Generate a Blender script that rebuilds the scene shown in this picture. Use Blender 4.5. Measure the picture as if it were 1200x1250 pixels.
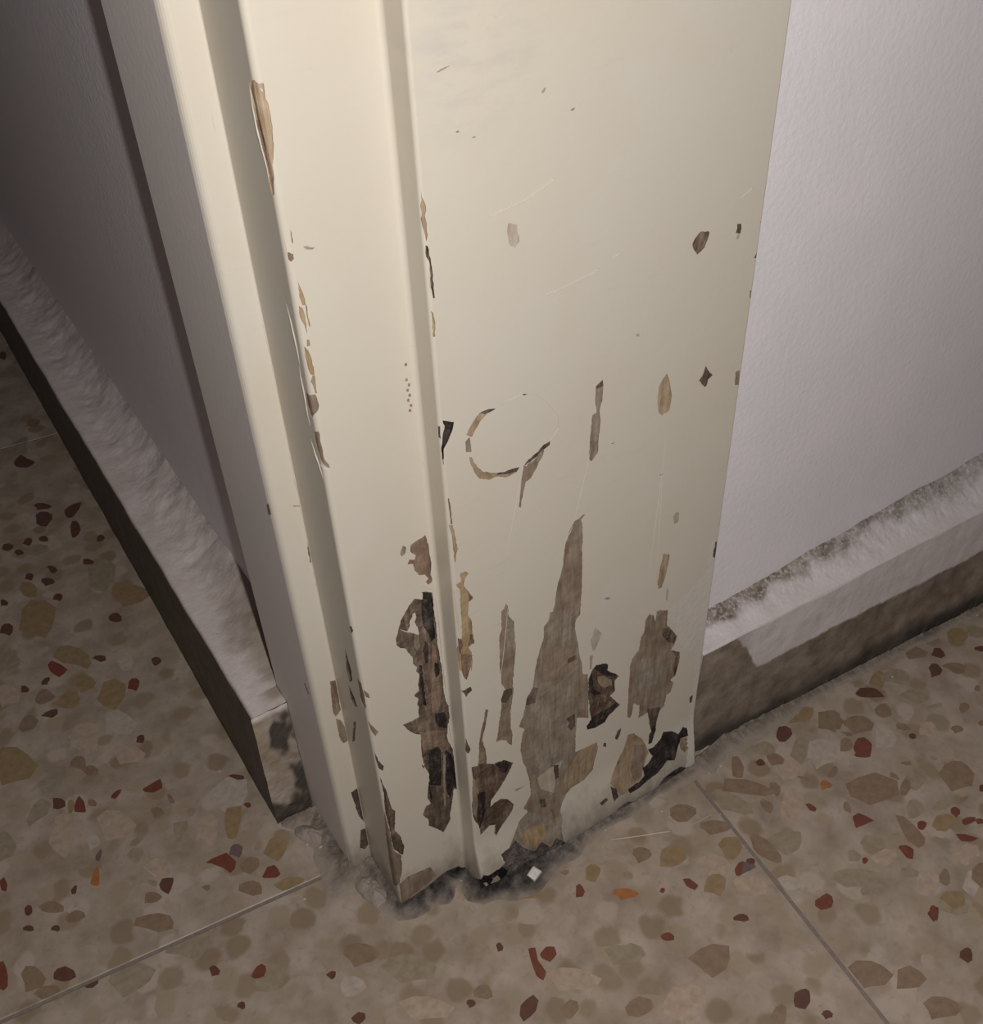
import bpy, math, random
from mathutils import Vector, Matrix, noise
from mathutils.geometry import delaunay_2d_cdt

random.seed(7)
MM = 0.001
scene = bpy.context.scene
for o in list(bpy.data.objects):
    bpy.data.objects.remove(o)
COL = scene.collection

# ------------------------------------------------------------------ camera
cam_d = bpy.data.cameras.new('camera')
cam_d.sensor_fit = 'VERTICAL'; cam_d.sensor_height = 36.0; cam_d.lens = 36.0
cam_d.clip_start = 0.01; cam_d.clip_end = 20
cam = bpy.data.objects.new('camera', cam_d); COL.objects.link(cam)
RIGHT = Vector((0.83897778, -0.54287625, -0.03743868))
DOWN = Vector((-0.37011778, -0.51884886, -0.77058983))
FWD = Vector((0.3989099, 0.66036447, -0.63623082))
cam.matrix_world = Matrix((( RIGHT.x, -DOWN.x, -FWD.x, -0.07659),
                           ( RIGHT.y, -DOWN.y, -FWD.y, -0.21339),
                           ( RIGHT.z, -DOWN.z, -FWD.z,  0.39063),
                           (0, 0, 0, 1)))
scene.camera = cam

# ------------------------------------------------------------------ light
world = bpy.data.worlds.new('room_ambience'); scene.world = world; world.use_nodes = True
wb = world.node_tree.nodes['Background']
wb.inputs[0].default_value = (1.0, 0.86, 0.88, 1); wb.inputs[1].default_value = AMBIENT = 0.035

flash_d = bpy.data.lights.new('phone_flash', 'POINT')
flash_d.energy = 5.05; flash_d.color = (1.0, 0.98, 0.955)
flash_d.shadow_soft_size = 0.004
flash = bpy.data.objects.new('phone_flash', flash_d); COL.objects.link(flash)
flash.location = (-0.0698, -0.271, 0.425)

vs = scene.view_settings
vs.view_transform = 'Standard'; vs.look = 'None'; vs.gamma = 1.0; vs.exposure = 0.0
vs.use_curve_mapping = False

# ------------------------------------------------------------------ materials
def srgb(r, g, b):
    f = lambda v: (v/255/12.92) if v/255 <= .04045 else ((v/255+.055)/1.055)**2.4
    return (f(r), f(g), f(b), 1)

class NT:
    def __init__(s, name):
        s.m = bpy.data.materials.new(name); s.m.use_nodes = True
        s.t = s.m.node_tree; s.b = s.t.nodes['Principled BSDF']
        s.pos = s.t.nodes.new('ShaderNodeNewGeometry').outputs['Position']
    def n(s, typ, ins=None, **kw):
        x = s.t.nodes.new(typ)
        for k, v in kw.items(): setattr(x, k, v)
        for k, v in (ins or {}).items():
            if isinstance(v, bpy.types.NodeSocket): s.t.links.new(v, x.inputs[k])
            else: x.inputs[k].default_value = v
        return x
    def scaled(s, sc):
        return s.n('ShaderNodeVectorMath', {0: s.pos, 1: sc}, operation='MULTIPLY').outputs[0]
    def noise(s, vec, scale, detail=4, rough=.55, dist=0):
        return s.n('ShaderNodeTexNoise', {'Vector': vec, 'Scale': scale, 'Detail': detail, 'Roughness': rough, 'Distortion': dist}).outputs[0]
    def ramp(s, fac, stops, interp='LINEAR'):
        x = s.n('ShaderNodeValToRGB', {0: fac}); cr = x.color_ramp; cr.interpolation = interp
        while len(cr.elements) < len(stops): cr.elements.new(.5)
        for e, (p, c) in zip(cr.elements, stops):
            e.position = p; e.color = c if isinstance(c, tuple) else (c, c, c, 1)
        return x.outputs[0]
    def mix(s, fac, a, b, mode='MIX'):
        x = s.n('ShaderNodeMix', data_type='RGBA', blend_type=mode)
        for k, v in ((0, fac), (6, a), (7, b)):
            if isinstance(v, bpy.types.NodeSocket): s.t.links.new(v, x.inputs[k])
            else: x.inputs[k].default_value = v
        return x.outputs[2]
    def math(s, op, a, b=0.0):
        return s.n('ShaderNodeMath', {0: a, 1: b}, operation=op).outputs[0]
    def attr(s, name):
        return s.n('ShaderNodeAttribute', attribute_name=name).outputs['Fac']
    def fin(s, col, rough=.6, bump=None, strength=.3, dist=.0003, spec=.5):
        if isinstance(col, bpy.types.NodeSocket): s.t.links.new(col, s.b.inputs['Base Color'])
        else: s.b.inputs['Base Color'].default_value = col
        if isinstance(rough, bpy.types.NodeSocket): s.t.links.new(rough, s.b.inputs['Roughness'])
        else: s.b.inputs['Roughness'].default_value = rough
        s.b.inputs['Specular IOR Level'].default_value = spec
        if bump is not None:
            bn = s.n('ShaderNodeBump', {'Height': bump, 'Strength': strength, 'Distance': dist})
            s.t.links.new(bn.outputs[0], s.b.inputs['Normal'])
        return s.m

CREAM = (0.80, 0.715, 0.575, 1)
def mk_paint():
    t = NT('cream_gloss_paint')
    big = t.noise(t.pos, 22, 3)
    c = t.mix(t.ramp(big, [(.35, 0.0), (.7, 1.0)]), (0.560, 0.502, 0.415, 1), (0.572, 0.525, 0.452, 1))
    # rubbed grey scuffs running across the upper face
    sc = t.noise(t.scaled((60, 60, 420)), 1, 5, .6, .4)
    patch = t.noise(t.pos, 14, 2)
    m = t.math('MULTIPLY', t.ramp(sc, [(.60, 0.0), (.74, 1.0)]), t.ramp(patch, [(.48, 0.0), (.66, .30)]))
    c = t.mix(m, c, (0.36, 0.34, 0.33, 1))
    dist = t.n('ShaderNodeVectorMath', {0: t.pos, 1: (0.046, -0.010, 0.326)}, operation='DISTANCE').outputs['Value']
    sm = t.math('MULTIPLY', t.ramp(t.math('MULTIPLY', dist, 40.0), [(.25, 1.0), (.95, 0.0)]), t.ramp(t.noise(t.scaled((70, 70, 200)), 1, 4, .6), [(.42, 0.0), (.66, .42)]))
    c = t.mix(sm, c, (0.40, 0.385, 0.375, 1))
    sp = t.noise(t.pos, 900, 2)
    c = t.mix(t.ramp(sp, [(.74, 0.0), (.80, .35)]), c, (0.30, 0.22, 0.15, 1))
    # dirt splashed up from the floor
    z = t.n('ShaderNodeSeparateXYZ', {0: t.pos}).outputs[2]
    dn = t.noise(t.scaled((1, 1, .5)), 130, 5, .65)
    lim = t.math('MULTIPLY', dn, 0.050)
    d = t.math('SUBTRACT', lim, z)
    c = t.mix(t.ramp(t.math('ADD', t.math('MULTIPLY', d, 22.0), .25), [(.25, 0.0), (.85, .75)]), c, (0.20, 0.155, 0.12, 1))
    b1 = t.noise(t.pos, 160, 3); b2 = t.noise(t.pos, 1300, 2)
    bump = t.math('ADD', b1, t.math('MULTIPLY', b2, .10))
    return t.fin(c, .42, bump, .10, .0009, .35)

def mk_wood(name, dark, mid, light, depth=.0005, rough=.8, gz=55):
    t = NT(name)
    g = t.noise(t.scaled((520, 520, gz)), 1, 6, .62, .5)
    bl = t.noise(t.pos, 170, 4, .6)
    f = t.math('ADD', t.math('MULTIPLY', g, .55), t.math('MULTIPLY', bl, .45))
    c = t.ramp(f, [(.36, dark), (.5, mid), (.64, light)])
    return t.fin(c, rough, t.math('ADD', g, bl), .6, depth, .25)

M = {}
M['paint'] = mk_paint()
M['tan'] = mk_wood('bare_wood_tan', (.22, .15, .09, 1), (.33, .24, .155, 1), (.43, .335, .235, 1))
M['ochre'] = mk_wood('bare_wood_ochre', (.21, .14, .07, 1), (.32, .225, .125, 1), (.42, .315, .19, 1))
M['redtan'] = mk_wood('bare_wood_reddish', (.12, .075, .050, 1), (.205, .138, .096, 1), (.31, .22, .16, 1))
M['stain'] = mk_wood('stained_wood', (.155, .110, .078, 1), (.235, .175, .128, 1), (.32, .25, .19, 1))
M['grey'] = mk_wood('weathered_grey_wood', (.165, .128, .095, 1), (.245, .197, .150, 1), (.335, .28, .225, 1))
M['faded'] = mk_wood('worn_thin_paint', (.32, .26, .20, 1), (.40, .335, .265, 1), (.48, .415, .335, 1))
M['brown'] = mk_wood('brown_decayed_wood', (.055, .037, .027, 1), (.135, .094, .068, 1), (.27, .20, .15, 1), .0009)
M['rotbrown'] = mk_wood('dark_decayed_wood', (.05, .032, .022, 1), (.105, .068, .046, 1), (.20, .145, .10, 1), .0009)
M['dark'] = mk_wood('dark_stained_wood', (.045, .032, .026, 1), (.10, .072, .055, 1), (.19, .145, .115, 1), .0008)
M['rot'] = mk_wood('black_rotten_wood', (.012, .009, .009, 1), (.030, .022, .020, 1), (.09, .07, .06, 1), .0012)
M['rotgrey'] = mk_wood('mouldy_grey_wood', (.035, .028, .027, 1), (.095, .078, .070, 1), (.19, .16, .14, 1), .0012, gz=300)
M['hole'] = mk_wood('wet_black_decay', (.004, .003, .003, 1), (.012, .009, .008, 1), (.045, .036, .033, 1), .0015)
M['mark'] = mk_wood('dark_scuff', (.20, .16, .13, 1), (.30, .25, .21, 1), (.45, .39, .34, 1), .0001, .5)

def mk_wall(name, base, bs=.24):
    t = NT(name)
    n1 = t.noise(t.pos, 420, 4, .6); n2 = t.noise(t.pos, 30, 3)
    c = t.mix(t.ramp(n2, [(.35, 0.0), (.65, 1.0)]), base, (base[0]*.94, base[1]*.97, base[2]*.965, 1))
    return t.fin(c, .55, t.math('ADD', n1, t.math('MULTIPLY', n2, .6)), bs, .0011, .35)
M['wall'] = mk_wall('lilac_white_wall_paint', (.82, .76, .785, 1))
M['wall_left'] = mk_wall('grey_white_wall_paint', (.86, .785, .82, 1))
M['side_paint_brightened'] = mk_wall('lilac_frame_paint_brightened', (.82, .735, .705, 1), .07)  # lilac-grey paint; colour raised to stand in for light this side lacks
M['overpaint'] = mk_wall('white_overpaint', (.60, .545, .49, 1))

def mk_skirt(name, light):
    t = NT(name)
    br = t.noise(t.pos, 90, 5, .65); fine = t.noise(t.pos, 600, 4, .6)
    bare = t.ramp(br, [(.32, (.15, .112, .088, 1)), (.52, (.24, .19, .15, 1)), (.72, (.33, .27, .22, 1))])
    wh = t.mix(t.ramp(br, [(.40, 0.0), (.75, 1.0)]), light, (light[0]*.86, light[1]*.84, light[2]*.80, 1))
    c = t.mix(t.attr('bare'), wh, bare)
    mo = t.math('MULTIPLY', t.attr('mould'), t.ramp(fine, [(.36, .15), (.52, 1.0)]))
    c = t.mix(mo, c, (.105, .086, .070, 1))
    c = t.mix(t.attr('tea'), c, (.30, .235, .165, 1))
    c = t.mix(t.attr('grime_dark'), c, (.055, .045, .038, 1))
    return t.fin(c, .6, t.math('ADD', br, t.math('MULTIPLY', fine, .4)), .5, .0010, .3)
M['skirt_r'] = mk_skirt('whitewashed_terrazzo_skirting', (.66, .60, .60, 1))
M['skirt_l'] = mk_skirt('lumpy_plaster_skirting', (.66, .58, .56, 1))

FL = (.375, .300, .240)
def mk_terrazzo():
    t = NT('terrazzo_matrix')
    n1 = t.noise(t.pos, 55, 4, .6); n2 = t.noise(t.pos, 240, 4, .6, .6)
    c = t.ramp(n1, [(.30, (FL[0]*.72, FL[1]*.68, FL[2]*.62, 1)), (.50, (FL[0]*.96, FL[1]*.95, FL[2]*.93, 1)), (.70, (FL[0]*1.2, FL[1]*1.2, FL[2]*1.22, 1))])
    v = t.n('ShaderNodeTexVoronoi', {'Vector': t.n('ShaderNodeVectorMath', {0: t.n('ShaderNodeTexNoise', {'Vector': t.pos, 'Scale': 110.0}).outputs[1], 1: (.006, .006, .006), 2: t.pos}, operation='MULTIPLY_ADD').outputs[0], 'Scale': 78.0, 'Randomness': 1.0})
    near = t.ramp(v.outputs['Distance'], [(.33, 1.0), (.46, 0.0)])
    pick = t.n('ShaderNodeSeparateColor', {0: v.outputs['Color']}).outputs[0]
    chipc = t.ramp(pick, [(.0, (FL[0]*.70, FL[1]*.64, FL[2]*.50, 1)), (.30, (FL[0]*.62, FL[1]*.55, FL[2]*.42, 1)), (.45, (FL[0]*1.2, FL[1]*1.2, FL[2]*1.25, 1)), (.62, (FL[0]*.9, FL[1]*.86, FL[2]*.75, 1))], 'CONSTANT')
    c = t.mix(t.math('MULTIPLY', near, .75), c, chipc)
    c = t.mix(t.ramp(n2, [(.55, 0.0), (.75, .5)]), c, (FL[0]*.6, FL[1]*.55, FL[2]*.5, 1))
    return t.fin(c, .42, n2, .08, .0004, .4)
M['terrazzo'] = mk_terrazzo()
def mk_chip(name, k):
    t = NT(name)
    n = t.noise(t.pos, 300, 4, .6)
    base = (FL[0]*k[0], FL[1]*k[1], FL[2]*k[2], 1)
    c = t.mix(t.ramp(n, [(.35, 0.0), (.65, 1.0)]), tuple(v*.86 for v in base[:3])+(1,), tuple(v*1.10 for v in base[:3])+(1,))
    return t.fin(c, .40, None, spec=.4)
CK = {'r': (.47, .19, .15), 'd': (.33, .19, .17), 'b': (.66, .56, .46), 'o': (.80, .80, .70), 'y': (.76, .65, .44),
      'g': (1.13, 1.17, 1.22), 'p': (1.10, 1.03, .98), 'c': (.95, .48, .20), 'v': (.42, .36, .44)}
CN = {'r': 'brick_red', 'd': 'maroon', 'b': 'brown', 'o': 'olive', 'y': 'ochre', 'g': 'pale_grey', 'p': 'pale_pink', 'c': 'orange', 'v': 'violet_grey'}
for k_, v_ in CK.items(): M['chip_'+k_] = mk_chip('terrazzo_chip_'+CN[k_], v_)

def mk_dirt():
    t = NT('dark_floor_dirt')
    n = t.noise(t.pos, 260, 5, .7); b = t.noise(t.pos, 60, 3)
    f = t.math('ADD', t.math('MULTIPLY', n, .6), t.math('MULTIPLY', b, .4))
    c = t.ramp(f, [(.36, (.045, .036, .033, 1)), (.5, (.125, .103, .090, 1)), (.64, (.27, .23, .20, 1))])
    c = t.mix(t.attr('pale'), c, (.315, .255, .205, 1))
    c = t.mix(t.attr('black'), c, t.ramp(n, [(.4, (.010, .008, .008, 1)), (.68, (.075, .062, .058, 1))]))
    return t.fin(c, .85, n, .6, .0012, .2)
M['dirt'] = mk_dirt()
def mk_plain(name, c, rough=.7, sc=400):
    t = NT(name); n = t.noise(t.pos, sc, 4, .6)
    return t.fin(t.mix(t.ramp(n, [(.3, 0.0), (.7, 1.0)]), tuple(v*.72 for v in c[:3])+(1,), c), rough, n, .5, .0006, .3)
M['grout'] = mk_plain('grey_grout', (.25, .205, .175, 1))
M['plaster'] = mk_plain('crumbled_plaster', (.36, .30, .255, 1), .85, 160)
M['white'] = mk_plain('white_plaster_crumb', (.85, .80, .74, 1))
M['crumb'] = mk_plain('grey_white_crumb', (.60, .55, .50, 1))
M['straw'] = mk_plain('pale_straw', (.62, .52, .38, 1), .5)

# ------------------------------------------------------------------ mesh helpers
def link(name, verts, faces, mat, parent=None, attrs=None, smooth=False):
    me = bpy.data.meshes.new(name)
    me.from_pydata(verts, [], faces); me.update()
    for k, vals in (attrs or {}).items():
        a = me.attributes.new(k, 'FLOAT', 'POINT'); a.data.foreach_set('value', vals)
    if smooth: me.polygons.foreach_set('use_smooth', [True]*len(me.polygons))
    if isinstance(mat, (list, tuple)):
        for m_ in mat: me.materials.append(m_)
    else: me.materials.append(mat)
    o = bpy.data.objects.new(name, me); COL.objects.link(o)
    if parent is not None: o.parent = parent
    return o
def empty(name, loc=(0, 0, 0)):
    o = bpy.data.objects.new(name, None); COL.objects.link(o); o.location = loc; o.empty_display_size = .02
    return o
def tag(o, label=None, cat=None, group=None, kind=None):
    for k, v in (('label', label), ('category', cat), ('group', group), ('kind', kind)):
        if v: o[k] = v
    return o
def box(x0, x1, y0, y1, z0, z1):
    v = [(x0,y0,z0),(x1,y0,z0),(x1,y1,z0),(x0,y1,z0),(x0,y0,z1),(x1,y0,z1),(x1,y1,z1),(x0,y1,z1)]
    f = [(0,3,2,1),(4,5,6,7),(0,1,5,4),(1,2,6,5),(2,3,7,6),(3,0,4,7)]
    return [tuple(c*MM for c in p) for p in v], f
def lerp(a, b, t): return a+(b-a)*t
def sstep(a, b, x):
    t = max(0, min(1, (x-a)/(b-a))); return t*t*(3-2*t)
def ns(x, y, z=0, sc=1.0): return noise.noise(Vector((x*sc, y*sc, z*sc)))
def fbm(x, y, z, sc): return ns(x, y, z, sc) + .5*ns(x+31, y, z, sc*2.1) + .25*ns(x, y+17, z, sc*4.3)

# ------------------------------------------------------------------ traced damage, millimetres on the real surfaces
# PATCHES / RIDGES: (board, kind, [(distance round the frame profile, height above floor)]); CHIPS: (colour, [(x, y) on the floor])
PATCHES = [
 ('J','redtan',[(167.7,187.4),(167,183.5),(167,179.7),(166.6,175.5),(167.2,171.7),(167,167.5),(168.4,167),(169.2,168.7),(168.2,169.4),(169.4,171.9),(171.5,172.9),(172.7,175.6),(172.9,178.3),(174.8,179.1),(173.9,180.6),(172.3,179.7),(171.7,181),(173.4,183.6),(172.9,186.1),(170.4,186.8)]),
 ('J','stain',[(175.6,187.2),(174.6,186.1),(175,183.9),(176.3,183.1),(176.9,184.3)]),
 ('J','brown',[(171.3,165.1),(169.6,164.6),(167.4,162.9),(167.5,158.1),(167.4,153),(167.2,147.8),(167.4,142.1),(167.4,138.2),(167.1,133.2),(166.7,127.5),(166.7,121.2),(166.9,114.8),(166.4,109.4),(165.3,106.4),(165.4,100.5),(166.7,95.2),(167.4,89.5),(166.8,85.8),(165.3,81.5),(165.2,76.3),(165.2,69.3),(165.2,63.9),(165.2,57),(165.2,63.6),(165.2,56.7),(166.8,57.2),(168.4,47.8),(169.4,44.1),(169.6,39.6),(173.2,33.8),(175.4,37.6),(179.3,43.7),(179,47.6),(181.2,52.2),(179.3,56.4),(177.2,56.4),(178.3,61.3),(177.4,67.5),(176.1,73.2),(177.4,78.3),(178.8,81.9),(178.2,79),(177.8,80.3),(178.3,86.4),(178.1,92.5),(177.7,98.5),(178.8,99.3),(181.5,102.8),(184,108.3),(180.2,107.8),(177.4,108.1),(177.5,110.4),(177,113),(177.6,114.8),(176.8,117.2),(178.2,120.2),(176.2,121.4),(176.1,125.2),(175.4,129),(176.4,131),(175.9,133),(177.2,135.5),(177.1,138.8),(178.6,142.1),(179.2,144.1),(181.1,145.5),(182.1,147.2),(182.1,149.7),(180.9,153.4),(179.6,157),(177.5,160.1),(175.3,162.5),(173.9,163.8),(170.8,161.8),(169.8,162.4),(170.1,163.8)]),
 ('J','residue',[(177.7,151.3),(176.5,153),(176.4,155.1),(175.4,156.4),(175,157.7),(174.1,157.7),(173.9,155.6),(174.5,152.8),(173.8,149.5),(173.6,147.2),(175.4,148.7),(176.5,150.3)]),
 ('J','grey',[(175.4,148.2),(173.7,147.2),(173.7,141.3),(174.9,140.1),(175.9,143.3)]),
 ('J','rot',[(170.8,164.5),(167.5,162.7),(167.4,156.8),(167.5,149.9),(167.7,141.6),(169.3,141),(170,145),(171.5,149.1),(171.7,155.5)]),
 ('J','redtan',[(169.4,140),(168,137.8),(168,131.7),(168,121.3),(167.2,113.6),(169.4,104.7),(172.1,105.2),(171.7,116.6),(170,129.6)]),
 ('J','rot',[(174.8,132.7),(173.8,132),(173.9,123),(173.9,110.8),(174.8,112.2),(175.1,124.5)]),
 ('J','rot',[(171.5,142.6),(170.3,139.2),(171.2,131.7),(172.5,131.9),(172.8,138.1)]),
 ('J','rot',[(168.9,130.3),(167.4,128.6),(167.5,123.8),(169,122.7),(169.5,126.5)]),
 ('J','rot',[(170.8,104.2),(167.2,103.2),(166.3,98.1),(167.2,93.7),(170,96.8),(171.1,100.7)]),
 ('J','redtan',[(177.3,98.2),(172.3,96.9),(167.4,92.6),(167.7,84.9),(173.1,87.3),(177.6,88.2)]),
 ('J','rot',[(168.3,82.1),(166.2,78.1),(165.2,72),(165.2,57.1),(166.8,57.2),(168.7,51.7),(169.7,59.5),(169.7,71.5)]),
 ('J','rot',[(174.9,86.2),(172,86.5),(170.2,83.5),(171,69.2),(172.8,54.2),(176.8,57.4),(176.8,69.6)]),
 ('J','dark',[(176.6,67.2),(171.3,62.6),(171.9,50.7),(169.9,44.5),(169.7,40.6),(173.2,34.2),(175.9,39.4),(178.9,44.3),(177.8,53.8),(176.1,58.6)]),
 ('J','grey',[(169.6,79.8),(168.5,79.8),(169.9,64.9),(170.7,49.7),(171.7,49.6),(170.8,65.7)]),
 ('J','residue',[(166.8,56.8),(165.6,56.1),(165.3,50.8),(165.6,41.9),(168.6,44.4),(167.8,51.8)]),
 ('J','stain',[(168.5,248.4),(167.9,248.3),(167.9,247.4),(168.3,247.4),(168.7,247.7)]),
 ('J','stain',[(168.8,243.7),(168.2,243.6),(168.2,242.7),(168.6,242.7),(169,243)]),
 ('J','stain',[(168.2,241.9),(167.6,241.8),(167.6,240.9),(168,240.8),(168.4,241.2)]),
 ('J','stain',[(168.8,240.4),(168.2,240.3),(168.2,239.4),(168.6,239.4),(169,239.8)]),
 ('J','stain',[(168.4,238.6),(167.7,238.5),(167.7,237.6),(168.2,237.6),(168.5,237.9)]),
 ('J','stain',[(168.9,237.2),(168.3,237.1),(168.3,236.2),(168.7,236.1),(169.1,236.5)]),
 ('J','stain',[(168.3,235.3),(167.6,235.1),(167.6,234.2),(168.1,234.2),(168.4,234.6)]),
 ('J','stain',[(168.8,233.8),(168.1,233.6),(168.1,232.7),(168.5,232.7),(168.9,233.1)]),
 ('J','tan',[(198.8,325.4),(196.7,326.2),(195.5,325.4),(194.5,325.5),(194.2,325.3),(194.3,323.7),(194.4,322.4),(194,321.3),(193.9,318.4),(194.1,315.4),(194.3,312.7),(195,309.8),(195.7,308.2),(195.7,306.3),(196.6,301.5),(198.2,301.2),(198.3,307.1),(198.6,313.4),(199.3,317.6),(199.3,320.1),(199.8,323.4)]),
 ('J','residue',[(195.4,324.7),(194.8,324.3),(194.6,323.7),(195.2,323.9)]),
 ('J','redtan',[(199.4,317.3),(198.2,317.6),(196.8,311.9),(196.2,307.3),(196.1,304.9),(197.8,302.1),(198.3,307.1),(198.8,312.8)]),
 ('J','ochre',[(194.2,280),(193.8,278.2),(193.3,275.7),(193.4,273.7),(194.1,273.9),(194.4,275.5)]),
 ('J','ochre',[(195.2,273.9),(194.2,273.1),(193.9,270.6),(194.1,267.7),(194.1,265.9),(194.5,268.5),(195.4,271.1)]),
 ('J','stain',[(193.3,274),(193.1,273.6),(193.2,270.4),(193.1,267.5),(193.4,268.1),(193.5,271.1)]),
 ('J','ochre',[(194.6,264.5),(193.9,264.3),(193.9,262.7),(194.8,262.7)]),
 ('J','ochre',[(195.7,262.8),(194.7,261.5),(194.3,260.1),(194.1,258.4),(194,255.5),(194.1,254.3),(195.1,254.5),(195.7,256.5),(195.8,259.1)]),
 ('J','tan',[(194.5,254.4),(194,253.9),(194.2,251.7),(194.2,248.8),(194.9,249),(195.1,251.4),(195.6,252.6)]),
 ('J','stain',[(199.5,248.1),(194.9,248.7),(194.5,247.6),(194.3,244.8),(195.5,243.2),(198.4,240.8),(199.5,243.3)]),
 ('J','stain',[(198.5,236.6),(195.9,237.2),(195.7,232.1),(195.7,228.5),(194.4,226.1),(194.3,224.8),(196,226.1),(197.9,228.3),(198.7,232.2)]),
 ('J','redtan',[(195.7,287.8),(194.2,287.1),(194.2,285.9),(195.1,285.3),(195.8,285.9)]),
 ('J','stain',[(193.9,293.1),(193.7,292.2),(193.8,289.6),(194,289.8),(194,291.5)]),
 ('J','mark',[(191.5,288.2),(190.3,288),(189.8,287.5),(188.6,287.1),(189.3,286.8),(190.9,287.3)]),
 ('J','brown',[(196.2,101.2),(194.7,95.6),(193.4,92.3),(194,89.9),(195.6,92.3),(196.2,96.5)]),
 ('J','brown',[(195.7,86.9),(194,78.2),(193.1,66.4),(191.9,63.7),(193.4,52.6),(191.6,47.4),(190.7,39.2),(191.7,34.4),(193.3,37.3),(195.3,41.4),(195.6,54.5),(196.1,67.2),(195.3,76.7)]),
 ('J','dark',[(193.2,49.7),(191.4,46.4),(190.7,38.2),(191.8,34.5),(192.8,39.2)]),
 ('J','stain',[(196.8,66.3),(195.6,54.5),(195.4,40.5),(192.4,34.5),(193.1,25),(195.2,17),(201.1,9.8),(201.2,25.7),(199.8,42.9)]),
 ('J','dark',[(222,-9.6),(215.6,-2),(213.4,-3.3),(219,-11.7),(222,-13.5)]),
 ('J','dark',[(205.8,145.8),(204.9,141.8),(203.9,136.9),(204.7,131.4),(207.7,127.7),(208.3,132.9)]),
 ('J','dark',[(209.1,125.5),(208.3,124),(205.7,121.4),(204.6,117.9),(206.3,116.3),(209.3,117.3)]),
 ('J','redtan',[(211.7,102.5),(209.1,105.2),(213.8,89.7),(217.2,85.5)]),
 ('J','dark',[(197.8,163.2),(196.5,163.8),(196.1,161.6),(197.6,160)]),
 ('J','stain',[(196.3,134.4),(194.3,131.8),(194.2,129.5),(195.7,130.5)]),
 ('J','stain',[(196.9,118.2),(194.5,114.4),(193.2,111.2),(194.6,109.8),(196.2,114.2)]),
 ('J','stain',[(199.8,137.6),(196.8,137.2),(196.4,132.7),(196.2,125.7),(198.2,122.7),(200.3,126.7)]),
 ('S','brown',[(222,190.1),(222,187.5),(222,182),(222,178.3),(222,179.2),(222,182.7),(222,186.2),(222,188.3)]),
 ('S','brown',[(222.1,180.8),(222,179.9),(222,175.9),(222.2,171.9),(222.8,172.2),(222.7,176.3)]),
 ('S','stain',[(222,179),(222,178.6),(222,171.5),(222,165.7),(222,159),(222,160.3),(222,168.1)]),
 ('S','redtan',[(224.2,115.9),(222,115.3),(222,110.5),(222.4,99.1),(224.7,97),(225.4,99.4),(224.9,106.9)]),
 ('S','residue',[(223.5,121.8),(222.3,121.3),(222,119.2),(222,115.5),(223.9,116.6)]),
 ('S','stain',[(224.8,95.9),(223,93.3),(222.1,88.8),(222,81.1),(223.9,80.8),(225,85.8)]),
 ('S','dark',[(225,50.6),(222,51.3),(222,41.3),(222,28),(223.7,33.3),(224.3,42.3)]),
 ('S','dark',[(224.3,24.2),(222,23.5),(222,12.2),(224.2,10.1),(226.1,12.8)]),
 ('S','mark',[(224.4,196.4),(222.1,195.3),(222,194.9),(224.2,195.9)]),
 ('T','mark',[(235.7,196.9),(231.2,200.4),(232.6,194.9),(236.2,192.7)]),
 ('T','mark',[(240.2,111.8),(238,112.7),(235.6,109.1),(238.1,107.3)]),
 ('A','ochre',[(152.1,176.3),(150.1,176.2),(149.1,174.8),(150.5,173.2),(151.2,170.7),(150.1,168.3),(148.8,165.2),(148.1,163.3),(149.8,162.8),(150.5,157.6),(149.2,153.8),(149.2,149.3),(148.7,143.3),(151.1,142.8),(150,139.5),(150,134.8),(150.6,130.4),(150.7,133.2),(152.6,127.6),(153.6,129.6),(154.4,133.2),(155.3,133.6),(155.7,137.9),(156.1,142.2),(156.7,141),(154.8,146.4),(154.9,149),(153.4,148.1),(152.9,155.4),(152.7,163.8),(152.5,169.6),(153.8,172.7),(152,172.9)]),
 ('A','brown',[(150.1,168.3),(148.8,165.2),(148.1,163.3),(149.8,162.8),(149.5,165)]),
 ('A','brown',[(150,147.9),(149.3,147.5),(148.7,143.3),(151,142.9),(150.5,145)]),
 ('A','brown',[(154.9,149),(153.4,147.8),(152.9,144.5),(154.2,140.8),(154.9,142.2)]),
 ('A','redtan',[(153.9,141.2),(149.8,138),(150.7,133.2),(152.6,127.6),(153.6,129.6),(154.4,133.2)]),
 ('A','tan',[(154.7,196.9),(153.3,196.5),(152.7,191.1),(152.1,186.5),(153.3,183.8),(153.8,186.8),(153.8,192.8)]),
 ('A','tan',[(153.7,185.1),(153,184.2),(153.3,181.6),(153.7,182)]),
 ('A','stain',[(154,202.8),(153.6,202.5),(153.3,197.8),(153.8,197.8)]),
 ('A','dark',[(155.6,123),(153.4,123.3),(151.5,123.4),(150.8,121.2),(152.5,120.5),(153.4,119.4),(154.3,122.1)]),
 ('A','brown',[(155.1,97.7),(153.9,93.2),(153.3,90.4),(154.7,88.7),(155.9,89.8)]),
 ('A','rot',[(153.8,233.8),(150.3,231.9),(150.7,230.3),(152.2,227.2),(154.2,224.4),(154.6,219.4),(154.4,216.9),(154.9,220.5),(155.1,224.7),(154.3,228.6),(153.4,231)]),
 ('A','dark',[(155.7,232.1),(154.8,232),(155,227.9),(155.9,228.3)]),
 ('A','stain',[(154.2,206.9),(153.7,206.7),(153.4,201.5),(153.4,196.8),(153.9,197),(154,201.8)]),
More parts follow.
